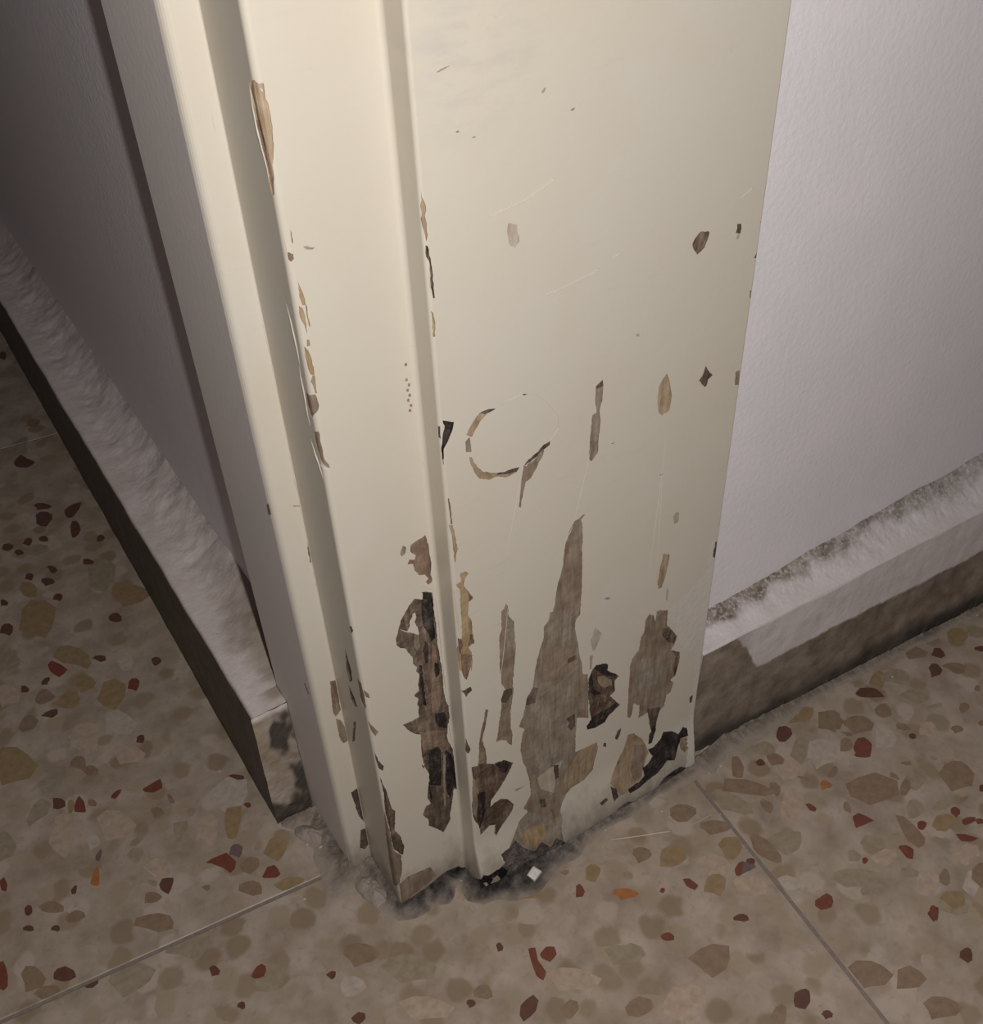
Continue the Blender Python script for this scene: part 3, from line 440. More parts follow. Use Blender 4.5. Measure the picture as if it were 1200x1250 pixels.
CHIPS = [
 ('d',[(-59.7,416.8),(-53.7,423.7),(-51.1,416.2),(-47.5,409),(-53.5,406),(-59.3,411.1)]),
 ('d',[(-31.6,564.2),(-32.4,560.8),(-34.3,558.3),(-35.4,561.7),(-37.2,563.4),(-36,567.4),(-34.9,570.1),(-33.3,572.2),(-31.5,571.3),(-30.8,567.7)]),
 ('o',[(-48.3,429.2),(-49.5,422.7),(-54.7,421.9),(-58.6,427.7),(-63.4,432.5),(-62.6,439.6),(-58.8,442.2),(-55.1,443.9),(-50.6,441.2),(-48.4,435.1)]),
 ('b',[(-33.7,454.2),(-34.8,451.9),(-37.1,449.7),(-39.4,453.4),(-42.2,456.2),(-40.8,459.3),(-39.8,462),(-37.4,463.4),(-34.3,461.4),(-32.5,457.3)]),
 ('d',[(-45.5,346.2),(-40.5,349.2),(-34.5,348.2),(-37.4,342.1),(-43.1,336.5),(-45.9,338.5)]),
 ('d',[(-50.7,354.8),(-53,353.8),(-55.9,355.2),(-59.2,356.6),(-59.2,359.8),(-59.9,362.9),(-57.4,363.7),(-54.1,361.3),(-52.1,358.4)]),
 ('d',[(-54,341.8),(-56.2,339.7),(-58.5,337),(-61.3,339.4),(-63.1,343.5),(-62.1,347.6),(-61.3,352.3),(-58,353.9),(-54.7,351.4),(-52.7,346.5)]),
 ('d',[(-42.1,321.6),(-44.5,318.1),(-46.5,316.5),(-48.6,317),(-47.7,322.9),(-46.7,328),(-44.3,332.9),(-42.1,332),(-41.4,327.5)]),
 ('d',[(-32.5,304.8),(-34.1,303.7),(-35.6,303.5),(-37.1,305.1),(-36.5,307.7),(-35.5,309.5),(-33.6,310.2),(-32.3,307.8)]),
 ('d',[(-60.6,324.8),(-61.2,322.6),(-63,322.9),(-64.3,324.1),(-65.4,325.9),(-65.6,328.4),(-64.2,329.2),(-62.9,329.4),(-61.7,328.6),(-61,326.9)]),
 ('d',[(-75.9,320.7),(-76.8,318.8),(-78.3,319.5),(-79.7,319.5),(-80,321.7),(-80.6,324),(-79.4,325.4),(-78.2,325.2),(-77.1,324.4),(-76.5,322.9)]),
 ('d',[(-69.6,327.4),(-70.5,325.7),(-72.1,324.2),(-73.2,326.8),(-74.5,329.2),(-73.1,331),(-72,332.7),(-70.1,332.5),(-68.7,330)]),
 ('d',[(-80,328.7),(-81.4,327.9),(-83.1,327.1),(-85.2,329.1),(-86.1,331.8),(-85.2,333.5),(-84,335.2),(-81.4,334.2),(-79.6,331.3)]),
 ('d',[(-64.7,291.8),(-65.8,291.2),(-67.3,292.7),(-67.3,296.2),(-67.7,299.9),(-66.2,299.5),(-65,298.5),(-63.8,296.2),(-63.5,292.8)]),
 ('d',[(-43.6,287.7),(-45.1,285.9),(-47.4,287.4),(-49.5,289.2),(-49.2,291.6),(-48.4,294),(-46,292.6),(-44.7,290.4)]),
 ('d',[(-76.6,295.4),(-77.2,294),(-78.4,292.8),(-79.6,294.8),(-81.1,296.2),(-80.3,298.1),(-79.8,299.5),(-78.5,300.4),(-76.9,299.4),(-76,297.2)]),
 ('y',[(-77.2,283.5),(-79.3,277.7),(-83.1,279.1),(-85.2,283.4),(-85.7,289.5),(-83.2,294.8),(-79.8,292.8),(-77.9,289)]),
 ('y',[(-75.4,253.5),(-78.4,247.7),(-83.5,241.7),(-88.3,249.7),(-94.1,255.9),(-90.7,264.2),(-88.6,271.8),(-82.9,276.2),(-75.9,271.8),(-72.4,261.9)]),
 ('d',[(-44.4,233.7),(-45.3,230.8),(-47.5,231.1),(-49.2,232.7),(-50.6,234.9),(-50.5,238),(-48.6,239.1),(-47,239.4),(-45.4,238.5),(-44.7,236.3)]),
 ('d',[(-96.3,258.8),(-97,256.6),(-98.9,254.9),(-100.7,257.9),(-103,260),(-101.9,262.7),(-101,264.6),(-99.2,265.9),(-96.8,264.4),(-95.6,261.3)]),
 ('d',[(-67.2,268.4),(-67.8,267.1),(-69.1,266),(-70.5,268.1),(-72.2,269.6),(-71.3,271.4),(-70.7,272.7),(-69.3,273.4),(-67.5,272.3),(-66.5,270.1)]),
 ('o',[(-37.2,268.4),(-41.2,264.1),(-45.5,258.8),(-49.8,262.7),(-52.1,269.8),(-50,277.4),(-48.2,286.2),(-42.5,289.8),(-37.1,285.9),(-34.4,277.2)]),
 ('y',[(-25.8,241.3),(-30.7,239.1),(-35.4,239.5),(-41.4,240.5),(-42.2,247.7),(-43.9,254.1),(-41.5,259.9),(-35.3,259.1),(-30,254.8),(-26.2,248.5)]),
 ('d',[(-67.2,283.9),(-68.8,282.6),(-70.6,283.2),(-72.8,283.2),(-73,286.1),(-74,288.7),(-72.8,290.7),(-70.7,290.3),(-69.1,288.9),(-67.8,286.8)]),
 ('d',[(-93.5,281.6),(-94.6,279.7),(-96,280.7),(-97.4,281.8),(-97,284.1),(-96.5,286.6),(-94.9,285.9),(-94.1,284)]),
 ('o',[(-63.2,313.9),(-66.3,312.8),(-70.3,312.6),(-74.2,317.5),(-75.2,322.4),(-71.9,323.6),(-67.6,323.7),(-62.8,318.6)]),
 ('y',[(-83.6,225.8),(-79.9,230.3),(-74.4,229.5),(-69.7,223.2),(-67.4,215.7),(-67.9,209.1),(-70.8,206.5),(-74.7,212.7),(-79.8,217.4)]),
 ('r',[(-87.2,221.4),(-84.6,223.1),(-81.2,217.2),(-79.5,212),(-84.4,209.2),(-87.2,215.7)]),
 ('d',[(-60.5,208.5),(-61.2,206.9),(-63.7,207.5),(-65,210.1),(-66.4,212.7),(-64.5,213.3),(-62.4,212.2),(-60.5,210.5)]),
 ('d',[(-88.5,212.1),(-88.9,210.3),(-90.1,209.2),(-91.1,207.6),(-92,208.6),(-93.3,209),(-93.2,210.7),(-92.1,212),(-90.9,212.7),(-89.7,212.8)]),
 ('o',[(-97.8,232.2),(-101.6,228),(-105.8,229.6),(-110.6,230.5),(-110,237.9),(-110.7,245.3),(-106.5,248.7),(-102,245.2),(-99.6,239.6)]),
 ('p',[(-103.7,208.9),(-106.1,204),(-109.9,205.6),(-113.5,205.5),(-114.3,211.3),(-116,217.4),(-112.9,221),(-109.6,220.8),(-106.9,218.7),(-105.1,214.8)]),
 ('b',[(-98.8,200.7),(-95.2,205.7),(-92,205.1),(-89.3,196.8),(-93,195.6),(-97.5,196.6)]),
 ('y',[(-84.2,184.1),(-86.9,186.2),(-89,188.3),(-90.3,192.3),(-87.7,195.1),(-85.2,197),(-81.8,197.7),(-79.5,194.2),(-79.4,189.7),(-80.9,185.6)]),
 ('y',[(-69.7,194.6),(-72.2,191.4),(-75,192.4),(-78,191.8),(-78.1,196.8),(-79.4,201.3),(-77,204.7),(-74.1,204.5),(-72,202.6),(-70.5,199.4)]),
 ('d',[(-91,186.6),(-91.7,185),(-94.4,184.2),(-96.5,186.4),(-98.8,188.6),(-96.3,189.6),(-94,189.8),(-91,188.7)]),
 ('r',[(-51.8,180.5),(-52.8,178.8),(-54.4,177.2),(-55.8,179.6),(-57.5,181.3),(-56.3,183.7),(-55.5,185.7),(-53.8,186.8),(-51.7,185.6),(-50.8,182.8)]),
 ('b',[(-101.5,190.3),(-100.5,186.2),(-103,182.9),(-105.9,182.7),(-108.9,183.3),(-110,187.2),(-108,190.6),(-105.9,192.7),(-103.3,192.7)]),
 ('y',[(-59.6,177.8),(-62.9,174.6),(-67.1,171.3),(-70.7,176.5),(-72.7,182.9),(-69.5,187.7),(-66.3,192.6),(-60.8,191.5),(-57.4,184.7)]),
 ('g',[(-60.5,156.4),(-65,152),(-70,155.4),(-75.3,158.8),(-73.4,165.3),(-71.5,172.2),(-65.4,170.3),(-62.5,163.9)]),
 ('g',[(-48.9,198.2),(-51,193.2),(-53.6,193.8),(-55.9,194),(-56.2,198.3),(-56.4,203.4),(-53.7,206.6),(-51.5,207.1),(-49.9,205.9),(-49.2,202.8)]),
 ('d',[(-60.3,145.9),(-60.9,144.6),(-62,143.2),(-63.3,144.3),(-64.6,145.5),(-63.8,147),(-63.2,148.5),(-61.6,148.9),(-60.1,147.8)]),
 ('p',[(-78.9,159.2),(-81.9,151.3),(-87.6,149.2),(-89.1,158.4),(-91.1,167.6),(-85.7,172.9),(-81.1,172.3),(-77.3,167.7)]),
 ('p',[(-62.8,136.3),(-66.1,133),(-70.5,135.6),(-75.1,137.3),(-75.1,142.6),(-75.7,148.4),(-71.1,149),(-67.2,145.9),(-64.9,141.9)]),
 ('y',[(-107.6,158.6),(-112.7,153.6),(-118.2,155.5),(-124.8,156.9),(-124.1,166.3),(-124.9,175.6),(-119.4,180.1),(-113.3,175.5),(-109.9,168.1)]),
 ('d',[(-37.1,189.4),(-38.4,188.6),(-39.6,188.1),(-41.1,188.4),(-41.3,190.5),(-41.3,192.3),(-40.7,194.3),(-39,194.5),(-37.6,193.4),(-36.7,191.5)]),
 ('d',[(-99.3,209.7),(-100.5,208.1),(-101.9,209),(-103.3,210),(-102.8,212.1),(-102.4,214.3),(-100.8,213.9),(-99.9,212)]),
 ('b',[(-88.2,147.6),(-88.8,145.3),(-91,144.5),(-92.8,147.3),(-95.2,149.3),(-94.3,151.8),(-92.9,153.1),(-91.2,153.9),(-88.9,152.6),(-87.8,149.9)]),
 ('b',[(-84.3,139.8),(-85.3,137.5),(-87.5,138.5),(-89.4,139.2),(-90.2,141.6),(-91,144.3),(-89.1,145.4),(-87.4,145.2),(-86,144.1),(-85,142.3)]),
 ('r',[(-70.5,117.5),(-66.1,118.1),(-61.8,118.4),(-62.7,113),(-66.7,112.7),(-70.2,115.5)]),
 ('d',[(-104.6,128.5),(-106.1,128.8),(-107.8,130.6),(-107,133.3),(-106.5,136.3),(-104.7,135.1),(-103.3,133.9),(-102.2,131.3),(-102.8,128.5)]),
 ('r',[(-100.2,123.3),(-98.2,128.5),(-96,130.6),(-95,126.3),(-95.8,120.3),(-98,121.4)]),
 ('y',[(-99.2,125.7),(-100.3,124.4),(-101.4,123.4),(-102.5,124.1),(-102.3,126.6),(-101.8,128.7),(-100.7,130.8),(-99.5,130.4),(-98.9,128.3)]),
 ('r',[(-78.8,123),(-79.6,121.5),(-81,120.5),(-82.7,119.3),(-83.4,120.3),(-84.2,121),(-83.5,122.5),(-81.7,123.4),(-80.2,123.5)]),
 ('b',[(-90.3,122.2),(-91.2,120.6),(-92.7,121.5),(-93.8,122.7),(-93.7,124.5),(-93,126.2),(-91.5,125.4),(-90.8,124)]),
 ('o',[(-67.5,96.9),(-69.4,97.7),(-70.5,100.1),(-72,102.7),(-70.7,104.3),(-69.8,106.4),(-67.8,105.1),(-67,102.1),(-67,99.6)]),
 ('o',[(-109.1,136.5),(-108,133.3),(-110.8,128.8),(-115,128.3),(-119.4,126.8),(-119.5,130.9),(-117.3,134.6),(-114.5,137.9),(-110.6,139.1)]),
 ('o',[(-100,145.3),(-101.8,141.2),(-105.6,140.5),(-109.7,139.8),(-110.1,144.1),(-110.6,148.3),(-106.7,150.3),(-103.1,148.4)]),
 ('o',[(-110.9,100.4),(-107.5,99.7),(-103.5,99.4),(-100.5,93.3),(-104.4,92),(-108,93.7),(-110.3,97.2)]),
 ('v',[(-98.7,95.3),(-96,97.5),(-95.5,96),(-97.9,92),(-99.3,93.3)]),
 ('c',[(-104.4,83.6),(-101.3,88.4),(-99.7,89.7),(-99.6,86.5),(-101.3,80.7),(-103.3,81.3)]),
 ('d',[(-112.1,85),(-110,86.3),(-109.4,85.5),(-110.8,82.3),(-112.4,82.9)]),
 ('r',[(-136.4,106.8),(-134.5,107.5),(-134.1,103),(-135.3,100),(-136.9,101.8)]),
 ('o',[(-87.1,88.2),(-84,90.1),(-80.3,86.8),(-81.6,83.7),(-84.7,81.4),(-86.4,84.5)]),
 ('g',[(-94.8,101.6),(-96.4,99.6),(-97.9,99.9),(-99.7,99.4),(-99.6,102.5),(-100.2,105.2),(-98.9,107.6),(-97.2,107.6),(-95.9,106.5),(-95.1,104.6)]),
 ('o',[(-95.6,83.7),(-96,82.8),(-96.9,82.3),(-97.4,83.6),(-98.2,84.7),(-97.4,85.6),(-96.8,86),(-95.9,85.9),(-95.2,84.8)]),
 ('o',[(-78.3,93.5),(-78.5,91.7),(-80.7,90.8),(-82.6,90.1),(-83.8,91),(-84.9,92.2),(-83.2,93.7),(-81.4,94.2),(-79.9,94.1)]),
 ('g',[(-75.3,73.1),(-77.1,71.2),(-80.2,70.4),(-81.8,74.4),(-83.2,78.4),(-80,79.2),(-77.2,79.3),(-74.3,76.5)]),
 ('p',[(-103.4,110.7),(-106.2,106.2),(-110,101.5),(-112.5,106.9),(-114.2,113.4),(-111,119.3),(-108,125.4),(-103.5,125.6),(-101,118.8)]),
 ('p',[(-78.8,100.6),(-82.6,95.8),(-87.6,98.6),(-92.7,100.3),(-92.5,107),(-92.9,114.4),(-87.6,115.8),(-83.3,112.3),(-80.9,107.4)]),
 ('o',[(-126.3,119.8),(-128.9,115.6),(-131.4,116.2),(-134.4,116.1),(-133.7,122.3),(-133.7,128.3),(-130.9,131.8),(-128.3,129.8),(-127,125.6)]),
 ('b',[(-80.8,60),(-82.5,59.6),(-84.3,60.2),(-86.6,61.3),(-86.6,63.2),(-86.7,65),(-85.1,65.7),(-82.9,64.2),(-81.5,62.2)]),
 ('b',[(-116.6,79.2),(-117.3,77),(-120.3,78.2),(-122.8,80.1),(-124.9,82.5),(-125.7,85.3),(-123.4,85.5),(-121.3,85.2),(-119.1,83.7),(-117.7,81.6)]),
 ('d',[(-128,87.2),(-128,85.5),(-128.4,83.8),(-129.8,83.2),(-130.9,84.1),(-131,85.8),(-130.6,87.7),(-129.1,88.5)]),
 ('b',[(-60.6,105.2),(-60.5,103.4),(-60.9,101.6),(-61.7,102.7),(-62.5,102.8),(-62.6,105.1),(-62.4,106.6),(-62.1,108.1),(-61.3,108.4),(-60.7,107)]),
 ('b',[(-68.1,98.6),(-69.4,98.7),(-71.1,99.5),(-71.1,102.3),(-71.2,105.1),(-69.5,104.7),(-68,104.4),(-66.7,102.2),(-66.5,99.3)]),
 ('o',[(-64.9,91.9),(-59.3,89.8),(-60.5,85.6),(-66.7,80.7),(-66.3,86.2)]),
 ('g',[(-31.5,87.2),(-36.1,83.8),(-42.4,81.9),(-46,89.5),(-46.9,97.8),(-40.9,100.3),(-34.6,101.7),(-28.8,95.2)]),
 ('d',[(-29.1,96.9),(-29.9,96.1),(-32.4,97.5),(-33.7,99.7),(-35.2,102),(-33.2,101.7),(-31.1,100.1),(-29.2,98.2)]),
 ('y',[(-42.2,85.8),(-36.1,83),(-39.8,75.6),(-44.3,69.2),(-47.5,70.9),(-46.1,78.3)]),
 ('r',[(-59.8,64.9),(-57.1,65.4),(-50.6,64.5),(-48.8,58.1),(-50.5,55.4),(-52.8,54.3),(-54.4,58.1),(-57.9,63.2)]),
 ('b',[(-41.1,50.6),(-43.4,49.5),(-46.2,49.1),(-48.4,52.1),(-48.3,55.5),(-45.9,56.7),(-42.9,57.1),(-40.2,54)]),
 ('r',[(-42.4,44.9),(-38.6,48.1),(-35.7,47.3),(-35.3,42),(-37.7,41.4),(-41.1,43.6)]),
 ('d',[(-80.1,66.3),(-78,68.3),(-74,66),(-75.3,63.1),(-78.2,59.8),(-80.2,63.4)]),
 ('o',[(-80.7,67),(-81.4,66.2),(-82.7,67.1),(-83.3,68.7),(-83.9,70.4),(-83.1,71.1),(-82,70.4),(-81,69.5),(-80.5,68)]),
 ('b',[(-62.5,52.8),(-63,52),(-64.3,52.1),(-64.9,53.5),(-65.5,54.9),(-64.3,55.1),(-63.3,54.8),(-62.2,53.9)]),
 ('v',[(-44.6,61.6),(-45.4,60.3),(-47,59.2),(-48.4,61.4),(-50.1,62.9),(-49,64.7),(-48.1,66),(-46.5,66.7),(-44.6,65.6),(-43.7,63.3)]),
 ('y',[(-28.3,51.4),(-30.6,49.5),(-33.7,47.9),(-35.9,51.5),(-37.6,55.3),(-34.9,57.7),(-32.5,60),(-28.7,59.2),(-26.4,55.1)]),
 ('b',[(-44.3,40.5),(-45.5,38),(-48.9,38.9),(-51,41.8),(-53.2,44.8),(-51.8,47.2),(-48.8,46.7),(-46.2,45.6),(-44.3,43.1)]),
 ('p',[(-49.8,77.5),(-51.6,73.8),(-54.9,70.7),(-56.7,75.1),(-59.7,77.9),(-57.2,82.5),(-55.3,86.1),(-52.1,88.6),(-48.8,86.8),(-47.8,81.8)]),
 ('b',[(-81.5,59.7),(-83.4,59.1),(-85.5,60),(-87.9,61.6),(-87.2,63.6),(-86.4,65.3),(-83.9,64.9),(-82.1,62.4)]),
 ('r',[(-32.4,81.2),(-32.9,80.3),(-34.2,80.5),(-34.7,81.9),(-35.2,83.2),(-34.2,83.7),(-33.1,83.2),(-32.3,82.3)]),
 ('o',[(-54.5,91.7),(-55.6,91),(-56.5,90.8),(-57.7,91),(-57.7,92.6),(-57.8,93.9),(-57.2,95.3),(-56,95.4),(-55,94.6),(-54.4,93.3)]),
 ('y',[(-29.3,31.8),(-31.6,30.7),(-35.6,30.8),(-38,34.9),(-39.8,38.9),(-35.9,38.9),(-32.2,38.3),(-28.1,34.8)]),
 ('p',[(-73.1,71.6),(-74.6,68.5),(-78.8,69.2),(-80.8,73.7),(-82.9,78.2),(-79.4,79.5),(-75.9,77.9),(-72.8,75)]),
 ('r',[(66.2,-36.7),(64.2,-38),(62.9,-37.4),(61.6,-36.7),(63.2,-34.7),(64.7,-32.7),(66.5,-32.6),(66.7,-34.5)]),
 ('c',[(84.1,-49.9),(81.7,-50.2),(79.1,-48.9),(76.1,-48),(76.1,-45.9),(74.9,-43.7),(76.8,-42.9),(79.7,-44.1),(81.8,-45.7),(83.4,-47.7)]),
 ('b',[(99.9,-39.1),(97.4,-39.8),(95.3,-39.4),(92.6,-39),(93.2,-36.5),(93,-34.4),(94.9,-32.6),(97.5,-33.1),(99.4,-34.6),(100.4,-36.7)]),
 ('y',[(76.2,-33.8),(74.4,-34.7),(72.2,-35.9),(70.8,-34.2),(69.8,-32.3),(71.4,-30.5),(72.7,-28.5),(75.2,-27.9),(77.4,-29.3),(78,-31.8)]),
 ('b',[(65.9,-26),(65.1,-26.3),(63.9,-26.2),(63.2,-25.1),(62.9,-24),(64.2,-24),(65.3,-24.2),(66.4,-25.2)]),
 ('o',[(87.3,-42),(86,-43.2),(84.6,-42.5),(83.5,-41.8),(83.6,-40.4),(84.2,-38.9),(85.8,-39),(86.8,-39.6),(87.2,-40.6)]),
 ('y',[(51.7,-27.6),(48.8,-28.3),(45,-26),(41,-24),(41.2,-21.5),(40.6,-18.6),(44.5,-19.3),(47.9,-21.8),(49.9,-24.4)]),
 ('r',[(35.5,-48.2),(39.3,-47.1),(42,-48.9),(41,-51.9),(37.1,-52.9),(35.3,-50)]),
 ('r',[(33,-43.8),(35.6,-44.9),(33.6,-49.6),(33.5,-55.4),(30.7,-57.4),(29.5,-54.6),(31.1,-48.5)]),
 ('o',[(69.9,-71.4),(66.2,-71.8),(62.8,-70.8),(59.4,-68.1),(61.2,-65.5),(63.6,-63.9),(67.9,-64.4),(70.5,-68)]),
 ('r',[(103,-55),(105.5,-56.3),(106.5,-60.7),(103.9,-61.5),(102.3,-58.3)]),
 ('r',[(93.6,-54.8),(93,-55),(92.2,-55.3),(91.8,-54.6),(91.5,-53.9),(92.3,-53.5),(92.9,-53.1),(93.8,-53.4),(94.2,-54.1)]),
 ('r',[(123.7,-63.7),(127.3,-62.4),(129.6,-63.2),(126.5,-65.6),(123.6,-67.1),(122.4,-65.9)]),
 ('d',[(133.6,-65.5),(132.7,-66.3),(131.3,-65.9),(130.6,-65),(130.3,-63.9),(131,-63),(132.3,-63.3),(133.3,-63.7),(133.8,-64.6)]),
 ('v',[(128.7,-63.3),(132.4,-64.3),(132,-67.9),(126.5,-67.2),(124,-67)]),
 ('r',[(171.3,-57.7),(173,-58.4),(173.7,-61.8),(171.9,-62.7),(170.5,-60.9)]),
 ('b',[(121.2,-30.1),(120.2,-31),(118.8,-31),(118.8,-29.7),(118.7,-28.4),(120.1,-28),(121.1,-28.4),(121.7,-29.1)]),
 ('d',[(172.2,-31.1),(171.3,-31.4),(170.4,-31.5),(169.5,-31.2),(169.7,-30.3),(170,-29.6),(170.7,-28.8),(171.8,-28.8),(172.6,-29.4),(172.8,-30.3)]),
 ('b',[(137,-48.4),(133.6,-48.2),(130.4,-47.3),(126.4,-45.7),(126.2,-43),(125.5,-40.5),(127.3,-38.9),(131.5,-40.3),(134.9,-42.9),(137.2,-45.9)]),
 ('y',[(130.4,-59.5),(126.6,-60.3),(124.2,-57.8),(125.6,-54.5),(126.1,-51),(130.1,-49.9),(133,-51.2),(135.2,-52.8),(135.6,-55.6),(133.4,-58.1)]),
 ('y',[(115.8,-66.7),(113.8,-68.3),(110.5,-69.3),(109,-66.3),(106.3,-64.1),(109,-62),(111.1,-60.5),(114.3,-59.9),(117.3,-61.7),(118,-64.7)]),
 ('p',[(120,-63),(116.9,-63.1),(112.8,-61.2),(113.3,-56.2),(113.2,-51),(117.4,-51.9),(120.8,-52.7),(123.9,-56.6),(123.8,-62)]),
 ('p',[(130.2,-76.4),(126.5,-79),(121.8,-76.8),(118.5,-74.1),(118.1,-70.4),(120,-66.8),(125,-67.8),(128.3,-69.9),(129.9,-72.8)]),
 ('b',[(165.8,-46.5),(159.7,-44.7),(153.2,-38.7),(146,-31.9),(148.9,-30),(151.3,-27.7),(159.3,-33.7),(163.5,-40.4)]),
 ('b',[(162.9,-28.2),(158.4,-31.9),(156.3,-30.7),(155.3,-28.9),(158.3,-25),(162.4,-20.9),(164.8,-21.8),(164.4,-24.5)]),
 ('o',[(149.6,-48.4),(145.5,-46.7),(142.7,-42.8),(138.8,-38.7),(140.8,-35),(141.2,-30.1),(145,-29.9),(148.5,-34.4),(150.4,-39.2),(151,-44.1)]),
 ('b',[(157.4,-52),(155.3,-52.4),(154.3,-50.1),(154.8,-47.8),(155.7,-45.5),(157.8,-45),(158.9,-46.9),(159.4,-48.7),(158.9,-50.7)]),
 ('p',[(170.1,-57.7),(165.7,-59.5),(160.8,-61.2),(158.9,-58),(159.7,-53.8),(164.1,-50.9),(168.9,-47.8),(173.6,-48.9),(174.3,-53.4)]),
 ('o',[(156.5,-69.8),(152.7,-71.9),(146.1,-71.1),(144.9,-65.9),(143.2,-60.7),(149.7,-60.8),(155,-62.4),(159.4,-66.3)]),
 ('b',[(141.8,-72.5),(139.3,-69.8),(137.7,-66.6),(136,-62),(138.2,-59),(139.8,-55.9),(142.7,-55.5),(144.6,-60.2),(145,-65.3),(144.2,-70.1)]),
 ('b',[(168.9,-44.8),(167.2,-46.7),(165.6,-47.6),(163.6,-48),(163.9,-45.5),(164.2,-43.4),(165.8,-41),(167.8,-41),(168.8,-42.5)]),
 ('o',[(157.6,-56.4),(155.7,-56.9),(153.9,-57.2),(151.3,-57.3),(150.2,-56.5),(149.2,-55.9),(149.5,-55),(152.1,-54.8),(154.8,-55),(157.1,-55.5)]),
 ('b',[(128.8,-34.5),(125.7,-34.8),(122.7,-35.2),(119.4,-33.2),(118.5,-30.3),(119.5,-28.1),(121,-25.8),(125.1,-26.2),(128.6,-28.8),(130.5,-32.1)]),
 ('y',[(111.3,-48.4),(106.8,-49.2),(102.9,-48.2),(99.2,-45.3),(101.9,-42),(104.9,-39.6),(110,-40),(112.3,-44.2)]),
 ('g',[(141.3,-83.9),(137.4,-84.2),(134.2,-82.9),(130.7,-80.5),(133,-78.3),(135.3,-76.6),(139.6,-77.5),(141.6,-80.8)]),
 ('r',[(183.4,-73.5),(186.9,-73.8),(189.3,-80),(180.2,-78.3),(181.8,-75.7)]),
 ('b',[(199.1,-83.4),(201.5,-85.8),(201.5,-91.6),(200.5,-98.1),(197.4,-100),(194.4,-99.5),(193.3,-94.8),(195.7,-89.2)]),
 ('r',[(187.9,-94.3),(191.2,-95.9),(192.1,-98.7),(188,-101.7),(186.6,-99.7),(187.3,-96.3)]),
 ('r',[(205.7,-94.3),(204.4,-94.6),(203,-94.9),(202,-94.1),(201.7,-93),(202.7,-92.2),(203.6,-91.2),(205.3,-91.2),(206.6,-92.1),(206.9,-93.4)]),
 ('r',[(212.5,-103.9),(215.8,-106.2),(218.6,-110.5),(214.6,-109.8),(211.6,-107.3)]),
 ('r',[(223.9,-97.2),(222.3,-98.5),(220.9,-98.5),(219.2,-99),(219.6,-97.4),(219.3,-96.1),(220.8,-94.8),(222.4,-94.6),(223.4,-95),(223.9,-95.8)]),
 ('r',[(226.3,-103.3),(224.7,-104.4),(221.8,-104),(219.4,-103.3),(219.2,-102.2),(220.3,-101),(223.3,-101.3),(225,-102.2)]),
 ('r',[(228.2,-107),(226.8,-107.4),(225.5,-106.6),(224.1,-106),(224.6,-105),(224.9,-104),(226.6,-104.2),(227.6,-105),(228,-105.9)]),
 ('y',[(216.8,-100.4),(213.6,-100.7),(210.1,-100.7),(207.5,-98.3),(207.5,-95.7),(210.1,-94.5),(213.3,-93.4),(217.3,-95.1),(219,-98.3)]),
 ('b',[(244.7,-88.8),(238.5,-92.2),(233.7,-90.2),(228.8,-89.1),(230.2,-84.7),(231.5,-79.8),(238.2,-78),(242.8,-78.8),(245.6,-80.9),(245.9,-84.2)]),
 ('o',[(211.6,-88.6),(208.1,-89.3),(205.3,-89.2),(202.7,-87.9),(204.4,-85.3),(206.4,-83.2),(209.9,-81.8),(212.7,-83.3),(213.2,-85.9)]),
 ('o',[(223.3,-91.8),(222.2,-93.4),(219,-93.3),(216.7,-92.5),(214.7,-91.4),(214.5,-89.7),(217.1,-89.1),(219.3,-88.8),(221.6,-89.3),(222.7,-90.5)]),
 ('o',[(183.5,-91.9),(180.5,-90.5),(178.3,-88),(176.2,-84.3),(178.4,-83.3),(180.5,-82.8),(183.6,-85.4),(184.4,-89.3)]),
 ('o',[(171.8,-88.8),(169.2,-89.9),(167.4,-88.7),(165.7,-87.4),(167.3,-85.7),(169.2,-84),(171.4,-85),(171.9,-86.8)]),
 ('r',[(172.3,-91.8),(171.4,-92),(170.5,-92.2),(169.7,-91.8),(169.8,-91.1),(170.3,-90.5),(171,-89.8),(172,-89.8),(172.8,-90.3),(172.9,-91.1)]),
 ('p',[(212.4,-115.7),(208.5,-116.3),(203.8,-116.1),(202.1,-112.7),(203.2,-109.4),(207.7,-109.1),(212.5,-109.3),(215.5,-112.8)]),
 ('o',[(156.2,-87.4),(159.9,-88.4),(166.9,-92.4),(171,-97.4),(166.7,-99.7),(160.7,-97.9),(155.7,-95.2),(153.9,-90.3)]),
 ('o',[(173.9,-104.8),(172.5,-105.5),(171.1,-104.7),(169.8,-104.1),(170.3,-103),(170.8,-101.8),(172.5,-101.9),(173.5,-102.7),(173.9,-103.6)]),
 ('o',[(185.6,-107.3),(183.1,-108.1),(180.3,-106.3),(178.1,-104.5),(179.1,-103),(181,-101.7),(183.9,-103.3),(185,-105.2)]),
 ('o',[(167.2,-104.5),(165.6,-105),(164.2,-105.3),(162.9,-105.1),(163.6,-103.7),(164.4,-102.6),(165.9,-101.2),(167.5,-101.1),(168.4,-101.8),(168.4,-103)]),
 ('o',[(162.2,-101.8),(160.9,-102),(159.8,-101.9),(158.4,-101.5),(158.6,-100.5),(158.9,-99.6),(159.8,-98.8),(161.3,-99),(162.3,-99.8),(162.8,-100.8)]),
 ('y',[(191.2,-125.1),(188.3,-126.9),(183.8,-125.7),(183.2,-122.6),(182.7,-119.3),(187.1,-118.8),(190.4,-120.5),(192.6,-122.8)]),
 ('b',[(207.7,-123.1),(203.9,-125.9),(200.3,-126),(200.5,-123.6),(200.4,-121),(204.5,-118.3),(207.9,-118),(210.3,-118.4),(210.4,-120.5)]),
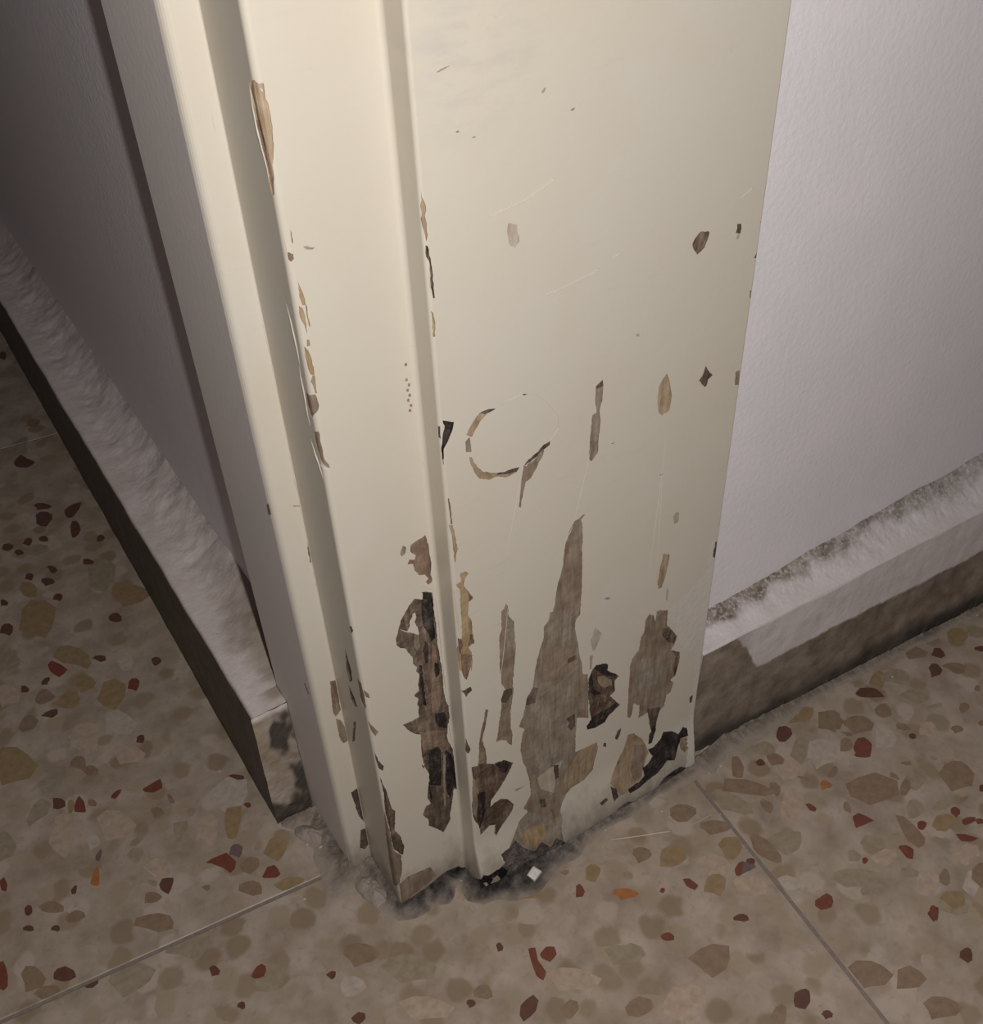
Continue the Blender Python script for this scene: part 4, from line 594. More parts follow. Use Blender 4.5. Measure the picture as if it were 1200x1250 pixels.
 ('b',[(215.7,-77.8),(212.8,-78.8),(210.2,-79.2),(209.5,-77.5),(211.8,-75.1),(214.6,-73.7),(217.7,-73),(218.2,-75.1)]),
 ('o',[(224.8,-78.7),(221.1,-79.6),(216.7,-80.3),(214.6,-77.4),(214.7,-74.1),(218.3,-72.5),(222.3,-70.7),(226.7,-72.2),(228.1,-75.9)]),
 ('b',[(208.8,-76.9),(201.7,-76),(194,-73.6),(190.6,-66),(193.4,-60.3),(200.8,-60.9),(209.3,-63.4),(213.8,-71.9)]),
 ('b',[(186.6,-69),(185.6,-71.1),(184,-71.9),(183.5,-70.8),(182.9,-69.7),(184,-67.6),(185.4,-66.7),(186.6,-66.4),(187.1,-67.3)]),
 ('b',[(226.5,-69),(225.8,-69.5),(224.2,-68.9),(223.3,-67.8),(222.3,-66.6),(223.2,-66.2),(224.6,-66.7),(225.9,-67.4),(226.8,-68.3)]),
 ('b',[(215.3,-72.1),(214.1,-71.5),(213.6,-70.2),(212.8,-68.7),(213.8,-68),(214.5,-67.1),(215.6,-67.8),(216,-69.4),(215.8,-70.8)]),
 ('r',[(215.2,-55.4),(214.2,-56.3),(211.9,-55.4),(210.3,-54),(208.7,-52.5),(209.1,-51.2),(211.1,-51.5),(212.8,-51.9),(214.4,-52.9),(215.1,-54.2)]),
 ('c',[(187.6,-56.7),(185.8,-57.1),(184.4,-57),(182.8,-56.3),(183.7,-54.9),(184.6,-53.7),(186.4,-53),(187.9,-53.8),(188.2,-55.2)]),
 ('d',[(241.7,-96),(240.8,-96.3),(239.7,-96.8),(239.1,-96.2),(239.1,-95.5),(240,-94.8),(240.9,-94.1),(242.1,-93.9),(242.8,-94.4),(242.8,-95.3)]),
 ('r',[(143.8,-97.8),(141.6,-97),(139.9,-96),(139.6,-94),(142,-92.7),(144.3,-92.2),(147.2,-92.5),(147.9,-94.6),(146.5,-96.7)]),
 ('b',[(232.8,-94.7),(231.7,-95.2),(230,-95.2),(228.3,-95.2),(228.2,-94.5),(227.7,-93.9),(229.2,-93.6),(230.7,-93.8),(231.7,-94.1)]),
 ('b',[(193.6,-54.6),(191.3,-54.4),(190.4,-53.8),(189.7,-52.9),(192.4,-51.9),(194.8,-51.1),(197.4,-51),(197.5,-52.2),(196,-53.4)]),
 ('o',[(209.3,-105.8),(208.4,-105.9),(207.2,-105.2),(206,-104.7),(205.9,-104),(205.4,-103.1),(206.5,-103.2),(207.6,-103.7),(208.4,-104.3),(208.9,-104.9)]),
 ('p',[(183.4,-97.5),(180.1,-97.9),(175.9,-97.5),(174,-94.2),(174.2,-91.2),(178.2,-91.3),(182.4,-91.8),(185.7,-95.1)]),
 ('r',[(177.5,-122.3),(176.1,-124.2),(174,-125.2),(174.1,-123.3),(174,-121.4),(176.1,-120),(177.6,-119.6),(178.6,-120.3)]),
 ('b',[(194.1,-115.4),(191.8,-117.3),(189.5,-117.4),(189,-116.2),(188.6,-114.9),(190.5,-112.9),(192.9,-112.1),(194.8,-111.7),(195.9,-112.2),(195.4,-113.7)]),
 ('g',[(201.9,-124.3),(198.6,-125.5),(194.6,-126.7),(193.8,-124.2),(194.1,-121.5),(197.9,-119.8),(201.6,-118),(205.1,-118.7),(205.5,-121.7)]),
 ('p',[(187.8,-114.8),(185.1,-116.6),(180.9,-117.6),(180,-114.6),(177.4,-112.4),(181,-110.2),(183.9,-108.7),(187.6,-108),(190.6,-109.7),(190.6,-112.7)]),
 ('d',[(237.1,-26.8),(241.7,-25.8),(247,-29.5),(247.7,-33.1),(247,-36.2),(241.3,-32.8),(237.4,-29.6)]),
 ('r',[(211.5,-48.6),(217.2,-46),(220.3,-47.2),(220.2,-51.8),(215.7,-55.3),(211.7,-54.9),(210.1,-51.5)]),
 ('b',[(212.7,-47.6),(209.4,-48.6),(207.2,-48),(205.2,-46.6),(207.8,-44.2),(210.3,-42.3),(213.5,-42.3),(214,-44.8)]),
 ('d',[(240.5,-60.1),(239.3,-61),(238,-60.6),(237.4,-59.8),(237.4,-58.8),(238.4,-57.8),(239.8,-58),(240.6,-58.4),(240.9,-59.2)]),
 ('b',[(241.4,-56.4),(239.7,-55.5),(238.2,-54.4),(236.8,-52.3),(237.6,-51),(238.5,-50.2),(240.2,-50.5),(241.7,-52.7),(242.1,-55)]),
 ('d',[(292.2,-35.4),(289.3,-35.2),(288.1,-33.4),(286.9,-31.2),(289.7,-30),(292.3,-28.8),(294.5,-30.4),(293.9,-33)]),
 ('d',[(283.3,-40.8),(280,-42),(277.9,-41.4),(275.2,-40.8),(277.6,-38.3),(279.2,-35.9),(282.7,-34.9),(284.4,-36.2),(284.4,-38.3)]),
 ('d',[(312.6,-43.5),(311.3,-44.4),(309.1,-43.7),(308.3,-42.3),(307.4,-40.8),(308.9,-40),(310.8,-40.5),(312.3,-41.1),(313.1,-42.4)]),
 ('b',[(220.1,-35.3),(214.7,-37.7),(210.6,-34.9),(207.1,-32),(210.1,-28.4),(214.1,-24.8),(219,-27.2),(220.1,-30.9)]),
 ('b',[(230.4,-44.4),(226.1,-46.5),(222.1,-44.5),(217.8,-43.4),(218.4,-39.9),(218.2,-36),(222.9,-34.9),(226.8,-36),(229.4,-38),(230.4,-40.7)]),
 ('b',[(243.3,-43.4),(240.5,-45.7),(237.5,-45),(235.9,-43.6),(235.2,-41.5),(236.7,-38.8),(240,-38.1),(242.4,-38.1),(244.1,-39.1),(244.1,-41.1)]),
 ('o',[(265.4,-54.6),(264.8,-55.3),(262,-54.8),(260,-53.5),(257.5,-52.2),(259,-51.8),(261.2,-52.2),(263.6,-52.8),(265.8,-53.9)]),
 ('b',[(274.4,-63.4),(272.2,-63.8),(270.2,-63.9),(268.8,-62.9),(269.6,-61.2),(271.2,-60.1),(273.4,-59.1),(275.4,-60),(275.8,-61.8)]),
 ('b',[(272.8,-73.2),(271.5,-74),(270.4,-73.6),(269.4,-73.2),(269.5,-72.3),(269.9,-71.2),(271.4,-71),(272.4,-71.1),(273.1,-71.5),(273.1,-72.3)]),
 ('o',[(265.5,-47.5),(262,-49.4),(255.9,-48.2),(255.1,-43.9),(253.7,-39.4),(259.6,-39.6),(264.2,-41.4),(267.9,-44.7)]),
 ('b',[(286.9,-28.9),(282.9,-30.2),(279.4,-28.2),(275.6,-26.6),(277.2,-23.8),(278.3,-20.6),(282.8,-20.9),(285.6,-23.1),(286.6,-25.6)]),
 ('o',[(267.1,-33.9),(264.5,-36.4),(259.5,-35.2),(256.9,-32),(253.7,-28.8),(255.6,-25.9),(259.9,-25.8),(263.7,-26.2),(267.1,-28.3),(268,-31.3)]),
 ('y',[(311.8,-33.7),(308,-34.4),(304.1,-35.2),(301.2,-33.2),(301.1,-30.2),(303.5,-27.9),(306.4,-25.2),(311.1,-25.2),(314.3,-27.6),(315,-31.1)]),
 ('g',[(232.4,-56.4),(226.9,-58.3),(223.5,-56.4),(219.9,-54.2),(224.2,-50.8),(228.1,-47.3),(233.1,-48.2),(233.6,-52.1)]),
 ('p',[(251.4,-62.8),(249.1,-64.9),(245.5,-64.9),(244.4,-62.5),(242.3,-60.5),(244.8,-58.3),(247.8,-57.6),(250.7,-57.3),(252.9,-58.6),(252.9,-60.9)]),
 ('b',[(261.6,-69.9),(259.7,-70.4),(258.2,-69.7),(256.2,-69.4),(256.9,-68),(256.8,-66.5),(258.6,-65.9),(260.3,-66.4),(261.4,-67.3),(261.9,-68.4)]),
 ('b',[(292.4,-47),(290.1,-47.9),(286.7,-46.4),(286.4,-42.7),(285.2,-38.8),(288.6,-39),(291.3,-40),(294,-42.3),(294.9,-45.9)]),
 ('b',[(216.9,-43.3),(216,-43.4),(214.5,-42.3),(214.2,-40.7),(213.8,-38.9),(215.3,-39.9),(216.6,-41),(217.6,-42.8)]),
 ('o',[(238.4,-73.7),(237.4,-74.3),(235.9,-73.8),(235.7,-72.8),(235.6,-71.7),(236.9,-71.5),(238,-72.1),(238.7,-72.9)]),
 ('b',[(288.8,-58.5),(287.8,-59.2),(286.4,-59.4),(286.1,-58.4),(285.3,-57.7),(286.5,-56.9),(287.6,-56.5),(288.8,-56.3),(289.6,-56.9),(289.6,-57.8)]),
 ('y',[(255.3,-28.9),(252.1,-31.4),(247.8,-32.4),(248.1,-29.1),(247.1,-26.3),(251.5,-24),(254.8,-23.1),(258.1,-23.3),(258.7,-26.1)]),
 ('g',[(204.7,-46.8),(198.8,-49.1),(194.6,-47.6),(188.9,-47.4),(191.4,-42.4),(191.5,-37.7),(197,-34.7),(202,-35.6),(205,-38.1),(206,-41.8)]),
 ('b',[(218.4,-34.2),(215.7,-36.5),(211.2,-37.6),(210,-34),(206.9,-31.4),(210.6,-28.8),(213.7,-27.1),(217.7,-26.3),(221.1,-28.2),(221.4,-31.7)]),
 ('d',[(194.3,-27.3),(191.3,-28),(188.4,-28.5),(186.3,-26.8),(187.1,-24.1),(189.3,-22.2),(192.3,-20.5),(195.4,-21.8),(196.2,-24.7)]),
 ('d',[(172.6,-31.7),(171.5,-32.5),(170.1,-32),(169,-31.5),(168.8,-30.4),(168.9,-29.1),(170.4,-28.9),(171.5,-29.1),(172.3,-29.6),(172.6,-30.5)]),
 ('b',[(188.5,-57.4),(186.8,-57.9),(185.4,-57.2),(183.6,-56.9),(184,-55.6),(183.8,-54.1),(185.4,-53.5),(187,-54),(188,-54.8),(188.5,-55.9)]),
 ('y',[(212.1,-23.5),(210.1,-24.9),(206.2,-26.2),(202.3,-23.7),(197.6,-21.8),(200.1,-19.9),(201.7,-18.1),(205.9,-17.4),(211.2,-18.8),(214.1,-21.5)]),
 ('o',[(193.4,-38.1),(189.9,-40.2),(185.3,-42.1),(184.9,-38.6),(184.5,-35.3),(189,-32.8),(192.9,-30.5),(196.9,-30.8),(197.5,-34.5)]),
 ('p',[(184.8,-45.1),(180.6,-45.4),(176.9,-45),(172.4,-43.5),(172.8,-40),(173.1,-37),(175.8,-34.4),(180.7,-35.4),(184.3,-38.2),(186.2,-41.8)]),
 ('b',[(196.1,-52.8),(195.1,-53.7),(193.8,-54),(193.7,-53.1),(193,-52.4),(194.1,-51.5),(195.2,-51),(196.3,-50.6),(197,-51),(196.9,-51.9)]),
 ('b',[(182.4,-49.8),(181.8,-50.1),(180.3,-48.6),(179.5,-47.1),(178.7,-45.4),(179.4,-45.2),(180.7,-46.4),(181.8,-47.6),(182.5,-49)]),
 ('o',[(182.2,-28.5),(179.8,-30.7),(176.3,-29.7),(174.1,-27.8),(172.7,-25.4),(173.5,-22.5),(176.9,-22.1),(179.7,-22.4),(181.8,-23.7),(182.4,-25.9)]),
 ('b',[(181.2,-35.3),(178.5,-36.9),(176,-35.6),(173.7,-34.3),(174.4,-32),(175.5,-29.4),(178.6,-29.7),(180.5,-31),(181.1,-32.8)]),
 ('d',[(-129.6,76.5),(-129.8,75.5),(-131.1,75.8),(-132.2,76.9),(-133.4,78),(-133.4,79.1),(-132.5,79.3),(-131.6,79.3),(-130.5,78.6),(-129.8,77.5)]),
 ('d',[(-120.6,70.5),(-120.8,69.5),(-121.8,69.4),(-122.7,70.6),(-123.9,71.5),(-123.6,72.5),(-123,72.8),(-122.2,73),(-121.2,72.4),(-120.6,71.3)]),
 ('b',[(-110.2,71.6),(-110.3,69.3),(-112.7,69),(-114.8,69.6),(-116.8,70.8),(-117.8,73),(-116.2,74.3),(-114.7,75),(-112.9,74.7),(-111.4,73.4)]),
 ('r',[(-143.1,62.3),(-144.2,57.6),(-146,56.6),(-147.1,58.3),(-148,60.6),(-147.6,65.3),(-145.9,68),(-144.6,69.5),(-143.3,69),(-143,66)]),
 ('b',[(-130.7,51.9),(-133.1,49.5),(-135.7,50.3),(-138.8,51),(-138.4,55.4),(-138.7,59.8),(-136.1,61.9),(-133.3,59.9),(-131.7,56.4)]),
 ('d',[(-120.6,46.1),(-123.1,46.1),(-125.6,47.2),(-128.3,50.2),(-127.6,52.7),(-126,53.7),(-123,52.9),(-120.6,49.2)]),
 ('d',[(-114,38.7),(-115.2,38.4),(-116.4,38.1),(-118.2,39.2),(-119.1,40.9),(-119.1,42.1),(-118.9,43.6),(-117.1,43.5),(-115.1,42.1),(-113.7,40.2)]),
 ('o',[(-93.2,31.1),(-97,28),(-101.6,27.3),(-107.5,27.4),(-109,32.6),(-110.6,37.1),(-107.5,41),(-101.1,39.8),(-96.3,36.1)]),
 ('b',[(-127.9,43),(-129.1,40.7),(-132.5,40.7),(-134.3,44.8),(-136.5,48.8),(-133.4,49.6),(-130.5,48.7),(-127.5,46.1)]),
 ('d',[(-72.2,16.4),(-73.3,15.2),(-74.5,15.8),(-75.8,16.2),(-75.6,18),(-75.5,19.9),(-74.2,20.3),(-73.1,19.5),(-72.6,18.2)]),
 ('r',[(-58.8,4.7),(-60.8,5.1),(-62.1,5.9),(-63,7.5),(-61.3,8.9),(-59.7,9.9),(-57.5,10),(-56.6,8.2),(-57.2,6.2)]),
 ('d',[(-69.2,-1.7),(-69.7,-2.7),(-70.8,-2.7),(-71.3,-1.6),(-72,-0.5),(-71.3,0.4),(-70.5,0.5),(-69.6,0.3),(-69,-0.7)]),
 ('o',[(-50.3,-2.2),(-54.8,-3.7),(-59.1,-2.3),(-63.9,1.1),(-62,5.7),(-59.7,9.2),(-54.2,8.9),(-50.7,3.5)]),
 ('b',[(-80.7,46.9),(-81.8,44),(-87,45.6),(-90.7,50),(-94.9,54.5),(-93,57),(-88.6,55.8),(-84.5,53.9),(-80.9,50.1)]),
 ('o',[(-71.8,30.3),(-74,27.6),(-78.3,25.5),(-82.7,31.1),(-88,35.7),(-85.3,39.5),(-83.6,43),(-78.9,44.1),(-72.9,40.3),(-69.5,34.2)]),
 ('b',[(12.1,-49.9),(11,-51.8),(8.6,-51.3),(7,-49.6),(5.4,-47.9),(5.9,-45.8),(8,-45.4),(9.8,-45.3),(11.5,-46.4),(12.2,-48.1)]),
 ('d',[(21.6,-65.4),(18.6,-66),(15.6,-66),(15.7,-63.3),(18,-60.5),(21.2,-59.8),(24.4,-59.8),(24.8,-62.7)]),
 ('b',[(35.4,-73.8),(33.2,-74.6),(30.6,-75),(29.4,-72.6),(29.8,-70),(32.3,-69.3),(34.9,-69),(36.8,-71.3)]),
 ('d',[(4.4,-50.4),(3.4,-50.8),(2.5,-50.6),(1.4,-50.5),(1.6,-49.4),(1.4,-48.4),(2.2,-47.6),(3.2,-47.8),(4,-48.4),(4.5,-49.3)]),
 ('b',[(-16.9,-12.9),(-20.3,-13.8),(-23.6,-12.7),(-27.7,-11.9),(-27.8,-8.1),(-29.1,-4.6),(-26.9,-2.1),(-22.9,-3.2),(-19.6,-5.7),(-17.3,-9.1)]),
 ('o',[(-0.6,-29.8),(-4.2,-32.8),(-10,-29.8),(-15.4,-27.8),(-17,-22.9),(-19.1,-17.3),(-14,-16.3),(-9,-17.9),(-5,-20.7),(-2.6,-24.6)]),
 ('d',[(25.3,-37.7),(24.2,-38.7),(23.3,-38.3),(22.4,-38.1),(22.9,-36.8),(23.3,-35.3),(24.5,-35),(25.2,-35.5),(25.3,-36.4)]),
 ('b',[(59.3,-89.1),(55.8,-89.3),(52.2,-88.7),(49.2,-85.8),(50.2,-83),(53.1,-82.2),(57.3,-82.5),(60.3,-86.1)]),
 ('o',[(68.5,-70.4),(65,-71.9),(61,-69.5),(56.8,-67.6),(57.4,-64.4),(57.5,-60.9),(62,-61.5),(65.4,-64),(67.1,-66.8)]),
 ('r',[(144.4,-97.8),(142.1,-97.3),(139.8,-96.3),(139.2,-93.8),(140.9,-92.1),(143.2,-92.3),(145.8,-93.3),(146.5,-96.1)]),
 ('d',[(177.2,-123.4),(175.2,-124.3),(172.6,-124.8),(172.9,-122.8),(173.5,-120.9),(176,-120.5),(178.1,-120.3),(179.2,-121.7)]),
 ('b',[(142.8,-130.3),(137.2,-131.1),(132.3,-128.6),(126.4,-126.3),(128.6,-122.6),(129.4,-118.6),(135.4,-118.5),(140.2,-122),(142.1,-125.8)]),
 ('d',[(109,-120),(105.5,-120.9),(103.9,-119.4),(103,-118),(104.2,-116.2),(106.6,-114.3),(109.6,-114.7),(111.3,-115.5),(111.8,-116.8),(110.8,-118.2)]),
 ('d',[(112.6,-127.8),(111.4,-128.5),(110.2,-127.9),(108.9,-127.7),(109.2,-126.6),(109.1,-125.5),(110.5,-125.1),(111.6,-125.4),(112.3,-125.9),(112.6,-126.7)]),
 ('b',[(98.4,-118.3),(96.6,-119.7),(93.8,-120.3),(93.5,-118.1),(92.5,-116.1),(95.1,-114.8),(97.2,-114.2),(99.6,-114.5),(100.4,-116.5)]),
 ('b',[(95.8,-90.8),(91.8,-93.2),(85,-92.9),(83.8,-87.3),(82.2,-81.6),(88.9,-81.5),(94.3,-82.7),(99,-86.9)]),
 ('d',[(113.6,-82.5),(112.9,-83.4),(110.9,-82.8),(109.6,-81.4),(108,-80.1),(108.5,-79),(110.1,-79.1),(111.5,-79.3),(113.1,-80.3),(113.7,-81.5)]),
 ('o',[(189.7,-127.7),(186.9,-129.6),(182.5,-127.9),(180.4,-125.2),(179,-122.3),(181.6,-120.2),(185.7,-121.3),(188.8,-122.8),(190.3,-125.2)]),
 ('b',[(151.8,-138.3),(147.1,-138.8),(143.5,-137),(139.5,-134.5),(142.7,-132.1),(145.5,-129.8),(150.5,-131.1),(152.2,-134.7)]),
 ('r',[(83.9,-71.9),(82.8,-73),(81.1,-72.3),(79.9,-71.5),(79.2,-70.2),(79.3,-68.8),(80.9,-68.7),(82.2,-68.9),(83.3,-69.6),(83.7,-70.7)]),
 ('p',[(76.1,-98.6),(72,-100.1),(66,-100.9),(62.6,-95.8),(59.8,-90.7),(65,-88.9),(69.6,-86.9),(76.3,-89.2),(80,-94.9)]),
 ('p',[(49.7,-69.5),(45.3,-71.1),(39.3,-67.5),(33.4,-64.4),(33.5,-60.4),(33,-55.7),(39.3,-57.1),(44.3,-60.7),(47.1,-64.5)]),
 ('b',[(154.3,-152.9),(149.7,-153.3),(145.7,-151.2),(140.9,-149.2),(142.6,-146.5),(143.2,-143.5),(148,-143.7),(151.9,-146.5),(153.6,-149.5)]),
 ('d',[(174,-141.6),(172,-143.1),(169.7,-142.9),(169.4,-141.3),(168.9,-139.7),(171.2,-138.3),(173.3,-138.4),(174.9,-138.8),(175.3,-140.1)]),
 ('p',[(-3.1,-47.2),(-7.2,-48.8),(-13,-45.3),(-18.9,-42.3),(-19,-38.2),(-19.9,-33.5),(-14,-34.6),(-8.9,-38.3),(-5.9,-42.2)]),
 ('g',[(-27.3,-21.6),(-30.1,-22.1),(-32.8,-22),(-36,-20.2),(-36,-17.1),(-35.1,-14.8),(-32.6,-13.1),(-29.1,-15.1),(-27.1,-18.4)]),
 ('d',[(-35.1,-10.5),(-35.8,-11.2),(-37.2,-11.4),(-37.8,-9.8),(-38.3,-8.3),(-36.9,-8.2),(-35.7,-8.2),(-34.5,-9.3)]),
 ('d',[(-33.1,-31.9),(-34.5,-32.4),(-36.3,-32.5),(-37.5,-30.6),(-37.7,-28.8),(-36,-28.4),(-34.2,-28.3),(-32.4,-30.1)]),
]
FLAKE = (53,-19)
STRAWS = [[(88.9,-23.4),(95.7,-27.2),(103.9,-30.9),(113.9,-35.3)],[(120.6,-37.2),(127.5,-38.4),(134.4,-38.7)]]
CRUMBS = [(-20.1,48,2.6),(-15.6,43.5,3.2),(-14.2,45.5,2.4),(-11.7,43.3,1.8),(-12.6,37.6,1.6),(-7.6,29.5,2.6),(-31.7,25.4,3),(-37.5,106.5,2.4),(26.3,-4.1,1.8),(35.2,-15.5,2.2),(20.2,-0.9,1.8),(150.2,-16.9,2.6),(154.5,-22,2.2),(147.5,-22.1,1.8),(171.9,-13.2,2.0),(191.5,-15.6,1.6),(259.6,-29.9,2.8),(328.5,-26.6,2.5),(90.7,-18.8,2.2),(86.2,-16.6,1.8),(83.2,-29,1.4),(62,-18.2,1.5),(117,-25.2,2.0),(130.2,-31.2,1.4),(-12.8,61,2.2),(136.8,-40.8,1.8)]


# ------------------------------------------------------------------ setting: floor
# tiles of 300 mm laid a little askew to the frame
ang = math.radians(-6.3); TS = 400.0; JW = 1.5
tx, ty = Vector((math.cos(ang), math.sin(ang))), Vector((-math.sin(ang), math.cos(ang)))
J0 = Vector((137.8, -42.0)) + tx*0 + ty*(-300*0)          # a point on the joint right of the frame
floor = empty('floor'); tag(floor, 'beige terrazzo tile floor with brown and red stone chips', kind='structure')
v, f = box(-700, 900, -500, 1400, -14, -.45)
link('grout_bed', v, f, M['grout'], floor)
tiles = {}
YJ = 55.0      # joint offset along ty from J0
for i in range(-3, 3):
    for j in range(-2, 4):
        vs_, fs_ = [], []
        lo, hi = JW/2, TS-JW/2
        for (a, z) in ((0, -9), (0, -.35), (.4, 0)):
            for (p, q) in ((lo+a, lo+a), (hi-a, lo+a), (hi-a, hi-a), (lo+a, hi-a)):
                c = J0 + tx*(i*TS+p) + ty*(j*TS+q+YJ)
                vs_.append((c.x*MM, c.y*MM, z*MM))
        for r in range(2):
            for k in range(4): fs_.append((r*4+k, r*4+(k+1) % 4, r*4+4+(k+1) % 4, r*4+4+k))
        fs_.append((8, 9, 10, 11)); fs_.append((3, 2, 1, 0))
        tiles[(i, j)] = link('floor_tile', vs_, fs_, M['terrazzo'], floor)
def tile_of(x, y):
    d = Vector((x, y)) - J0
    return tiles.get((math.floor(d.dot(tx)/TS), math.floor((d.dot(ty)-YJ)/TS)))
def clip_tile(pts, i, j):
    q = [((Vector(p)-J0).dot(tx)-i*TS, (Vector(p)-J0).dot(ty)-YJ-j*TS) for p in pts]
    lo, hi = JW/2+.45, TS-JW/2-.45
    for ax, lim, sg in ((0, lo, 1), (0, hi, -1), (1, lo, 1), (1, hi, -1)):
        out = []
        for a, b in zip(q, q[1:]+q[:1]):
            ia, ib = (a[ax]-lim)*sg >= 0, (b[ax]-lim)*sg >= 0
            if ia: out.append(a)
            if ia != ib:
                u = (lim-a[ax])/(b[ax]-a[ax]); out.append((lerp(a[0], b[0], u), lerp(a[1], b[1], u)))
        q = out
        if not q: return []
    return [tuple(J0 + tx*(i*TS+a) + ty*(j*TS+b+YJ)) for a, b in q]
def chip(col, pts, top):
    n = len(pts); cx = sum(p[0] for p in pts)/n; cy = sum(p[1] for p in pts)/n
    t = tile_of(cx, cy)
    if t:
        d = Vector((cx, cy)) - J0
        pts = clip_tile(pts, math.floor(d.dot(tx)/TS), math.floor((d.dot(ty)-YJ)/TS))
    if len(pts) < 3: return None
    n = len(pts); cx = sum(p[0] for p in pts)/n; cy = sum(p[1] for p in pts)/n
    out = []
    for k in range(n):                        # rounded, slightly uneven outline
        (x0, y0), (x1, y1) = pts[k], pts[(k+1) % n]
        out.append((x0, y0))
        mx, my = (x0+x1)/2, (y0+y1)/2
        s = 1 + .05 + random.uniform(-.04, .05)
        if n < 8: out.append((cx+(mx-cx)*s, cy+(my-cy)*s))
    vv = [(x*MM, y*MM, top*MM) for x, y in out] + [(x*MM, y*MM, -.8*MM) for x, y in out] + [(cx*MM, cy*MM, top*MM)]
    m = len(out)
    area = sum(out[k][0]*out[(k+1) % m][1]-out[(k+1) % m][0]*out[k][1] for k in range(m))
    ff = []
    for k in range(m):
        a, b = (k, (k+1) % m) if area > 0 else ((k+1) % m, k)
        ff += [(a, b, 2*m), (b, a, a+m, b+m)]
    return link('terrazzo_chip', vv, ff, M['chip_'+col], t if t else floor)
rank = {'p': 0, 'g': 0, 'o': 1, 'y': 1, 'b': 2, 'c': 3, 'v': 3, 'd': 3, 'r': 4}
for col, pts in sorted(CHIPS, key=lambda c: rank[c[0]]):
    chip(col, pts, .04 + .02*rank[col] + random.uniform(0, .012))

# ------------------------------------------------------------------ setting: walls
v, f = box(145.0, 1100, 4.2, 90, 0, 2400)
tag(link('wall_right', v, f, M['wall']), 'white painted wall with a faint lilac cast right of the door frame', kind='structure')
v, f = box(4.0, 90, 76.6, 1500, 0, 2400)
tag(link('wall_left', v, f, M['wall_left']), 'dim grey-white wall behind the door frame', kind='structure')

# ------------------------------------------------------------------ setting: skirting right of the frame
def skirting_right():
    xs = [146.0 + .75*i for i in range(340)] + [405+20*i for i in range(35)]
    rows = []                                   # (kind, t)
    rows += [('f', t/72) for t in range(73)] + [('r', t/5) for t in range(1, 6)] + [('t', t/26) for t in range(1, 27)] + [('b', 0)]
    V, F, bare, mould, tea, grime_dark = [], [], [], [], [], []
    for x in xs:
        xe = min(x, 420)
        yb = -9.0-.068*(xe-150); yt = -10.4-.040*(xe-150)
        zt = 70.0 + .5*fbm(x, 3, 0, .02); zb = 76.0+.034*(xe-150)+1.2*fbm(x, 9, 0, .05)
        for kind, t in rows:
            b = mo = te = gr = 0.0
            if kind == 'f':
                z = t*(zt-1.6); y = lerp(yb, yt, t) + .45*fbm(x, z, 5, .05)
                y -= 1.2*max(0, 1-z/4)*abs(fbm(x, 1, 2, .2))
                line = 41.0 + 1.5*fbm(x, 0, 7, .05) + .6*ns(x, 3, 1, .4) + 34*sstep(182, 158, x+3*fbm(x, 5, 5, .1))
                b = sstep(.7, -.7, z-line)
                if x < 190: b = max(b, .55*sstep(190, 168, x)*max(0, .5+.8*fbm(x, z, 12, .05)))
                gr = .85*sstep(17, 3, z+5*fbm(x, z, 3, .06)) + .35*max(0, fbm(x, z, 8, .08))*b  # darker towards the floor, plus dirty blotches on the bare part
            elif kind == 'r':
                a = t*math.pi/2; z = zt-1.6+1.6*math.sin(a); y = yt+1.6*(1-math.cos(a))
            elif kind == 't':
                y0 = yt+1.6; y = lerp(y0, 4.4, t); z = lerp(zt, zb, t**1.35) + (.55*fbm(x, y, 2, .09)+.25*fbm(x, y, 9, .4))*min(1, t*3)
                k = sstep(.42, .92, t + .30*fbm(x, y, 4, .07))
                dens = sstep(420, 170, x)*.65+.35
                mo = k*dens*(.95+.7*fbm(x*1.0, y*1.6, 0, .13))
                mo = max(0.0, min(1.0, mo))
                te = .35*k*dens
            else:
                y, z = 6.5, zb+.6
            V.append((x*MM, y*MM, z*MM)); bare.append(max(0, min(1, b))); mould.append(mo); tea.append(te); grime_dark.append(max(0, min(1, gr)))
    n = len(rows)
    for i in range(len(xs)-1):
        for j in range(n-1):
            F.append((i*n+j, (i+1)*n+j, (i+1)*n+j+1, i*n+j+1))
    F.append(tuple(range(n)))                   # end that butts against the frame
    return link('baseboard_right', V, F, M['skirt_r'], attrs={'bare': bare, 'mould': mould, 'tea': tea, 'grime_dark': grime_dark}, smooth=False)
tag(skirting_right(), 'skirting with white top, bare brown lower half and black mould along the wall', kind='structure')

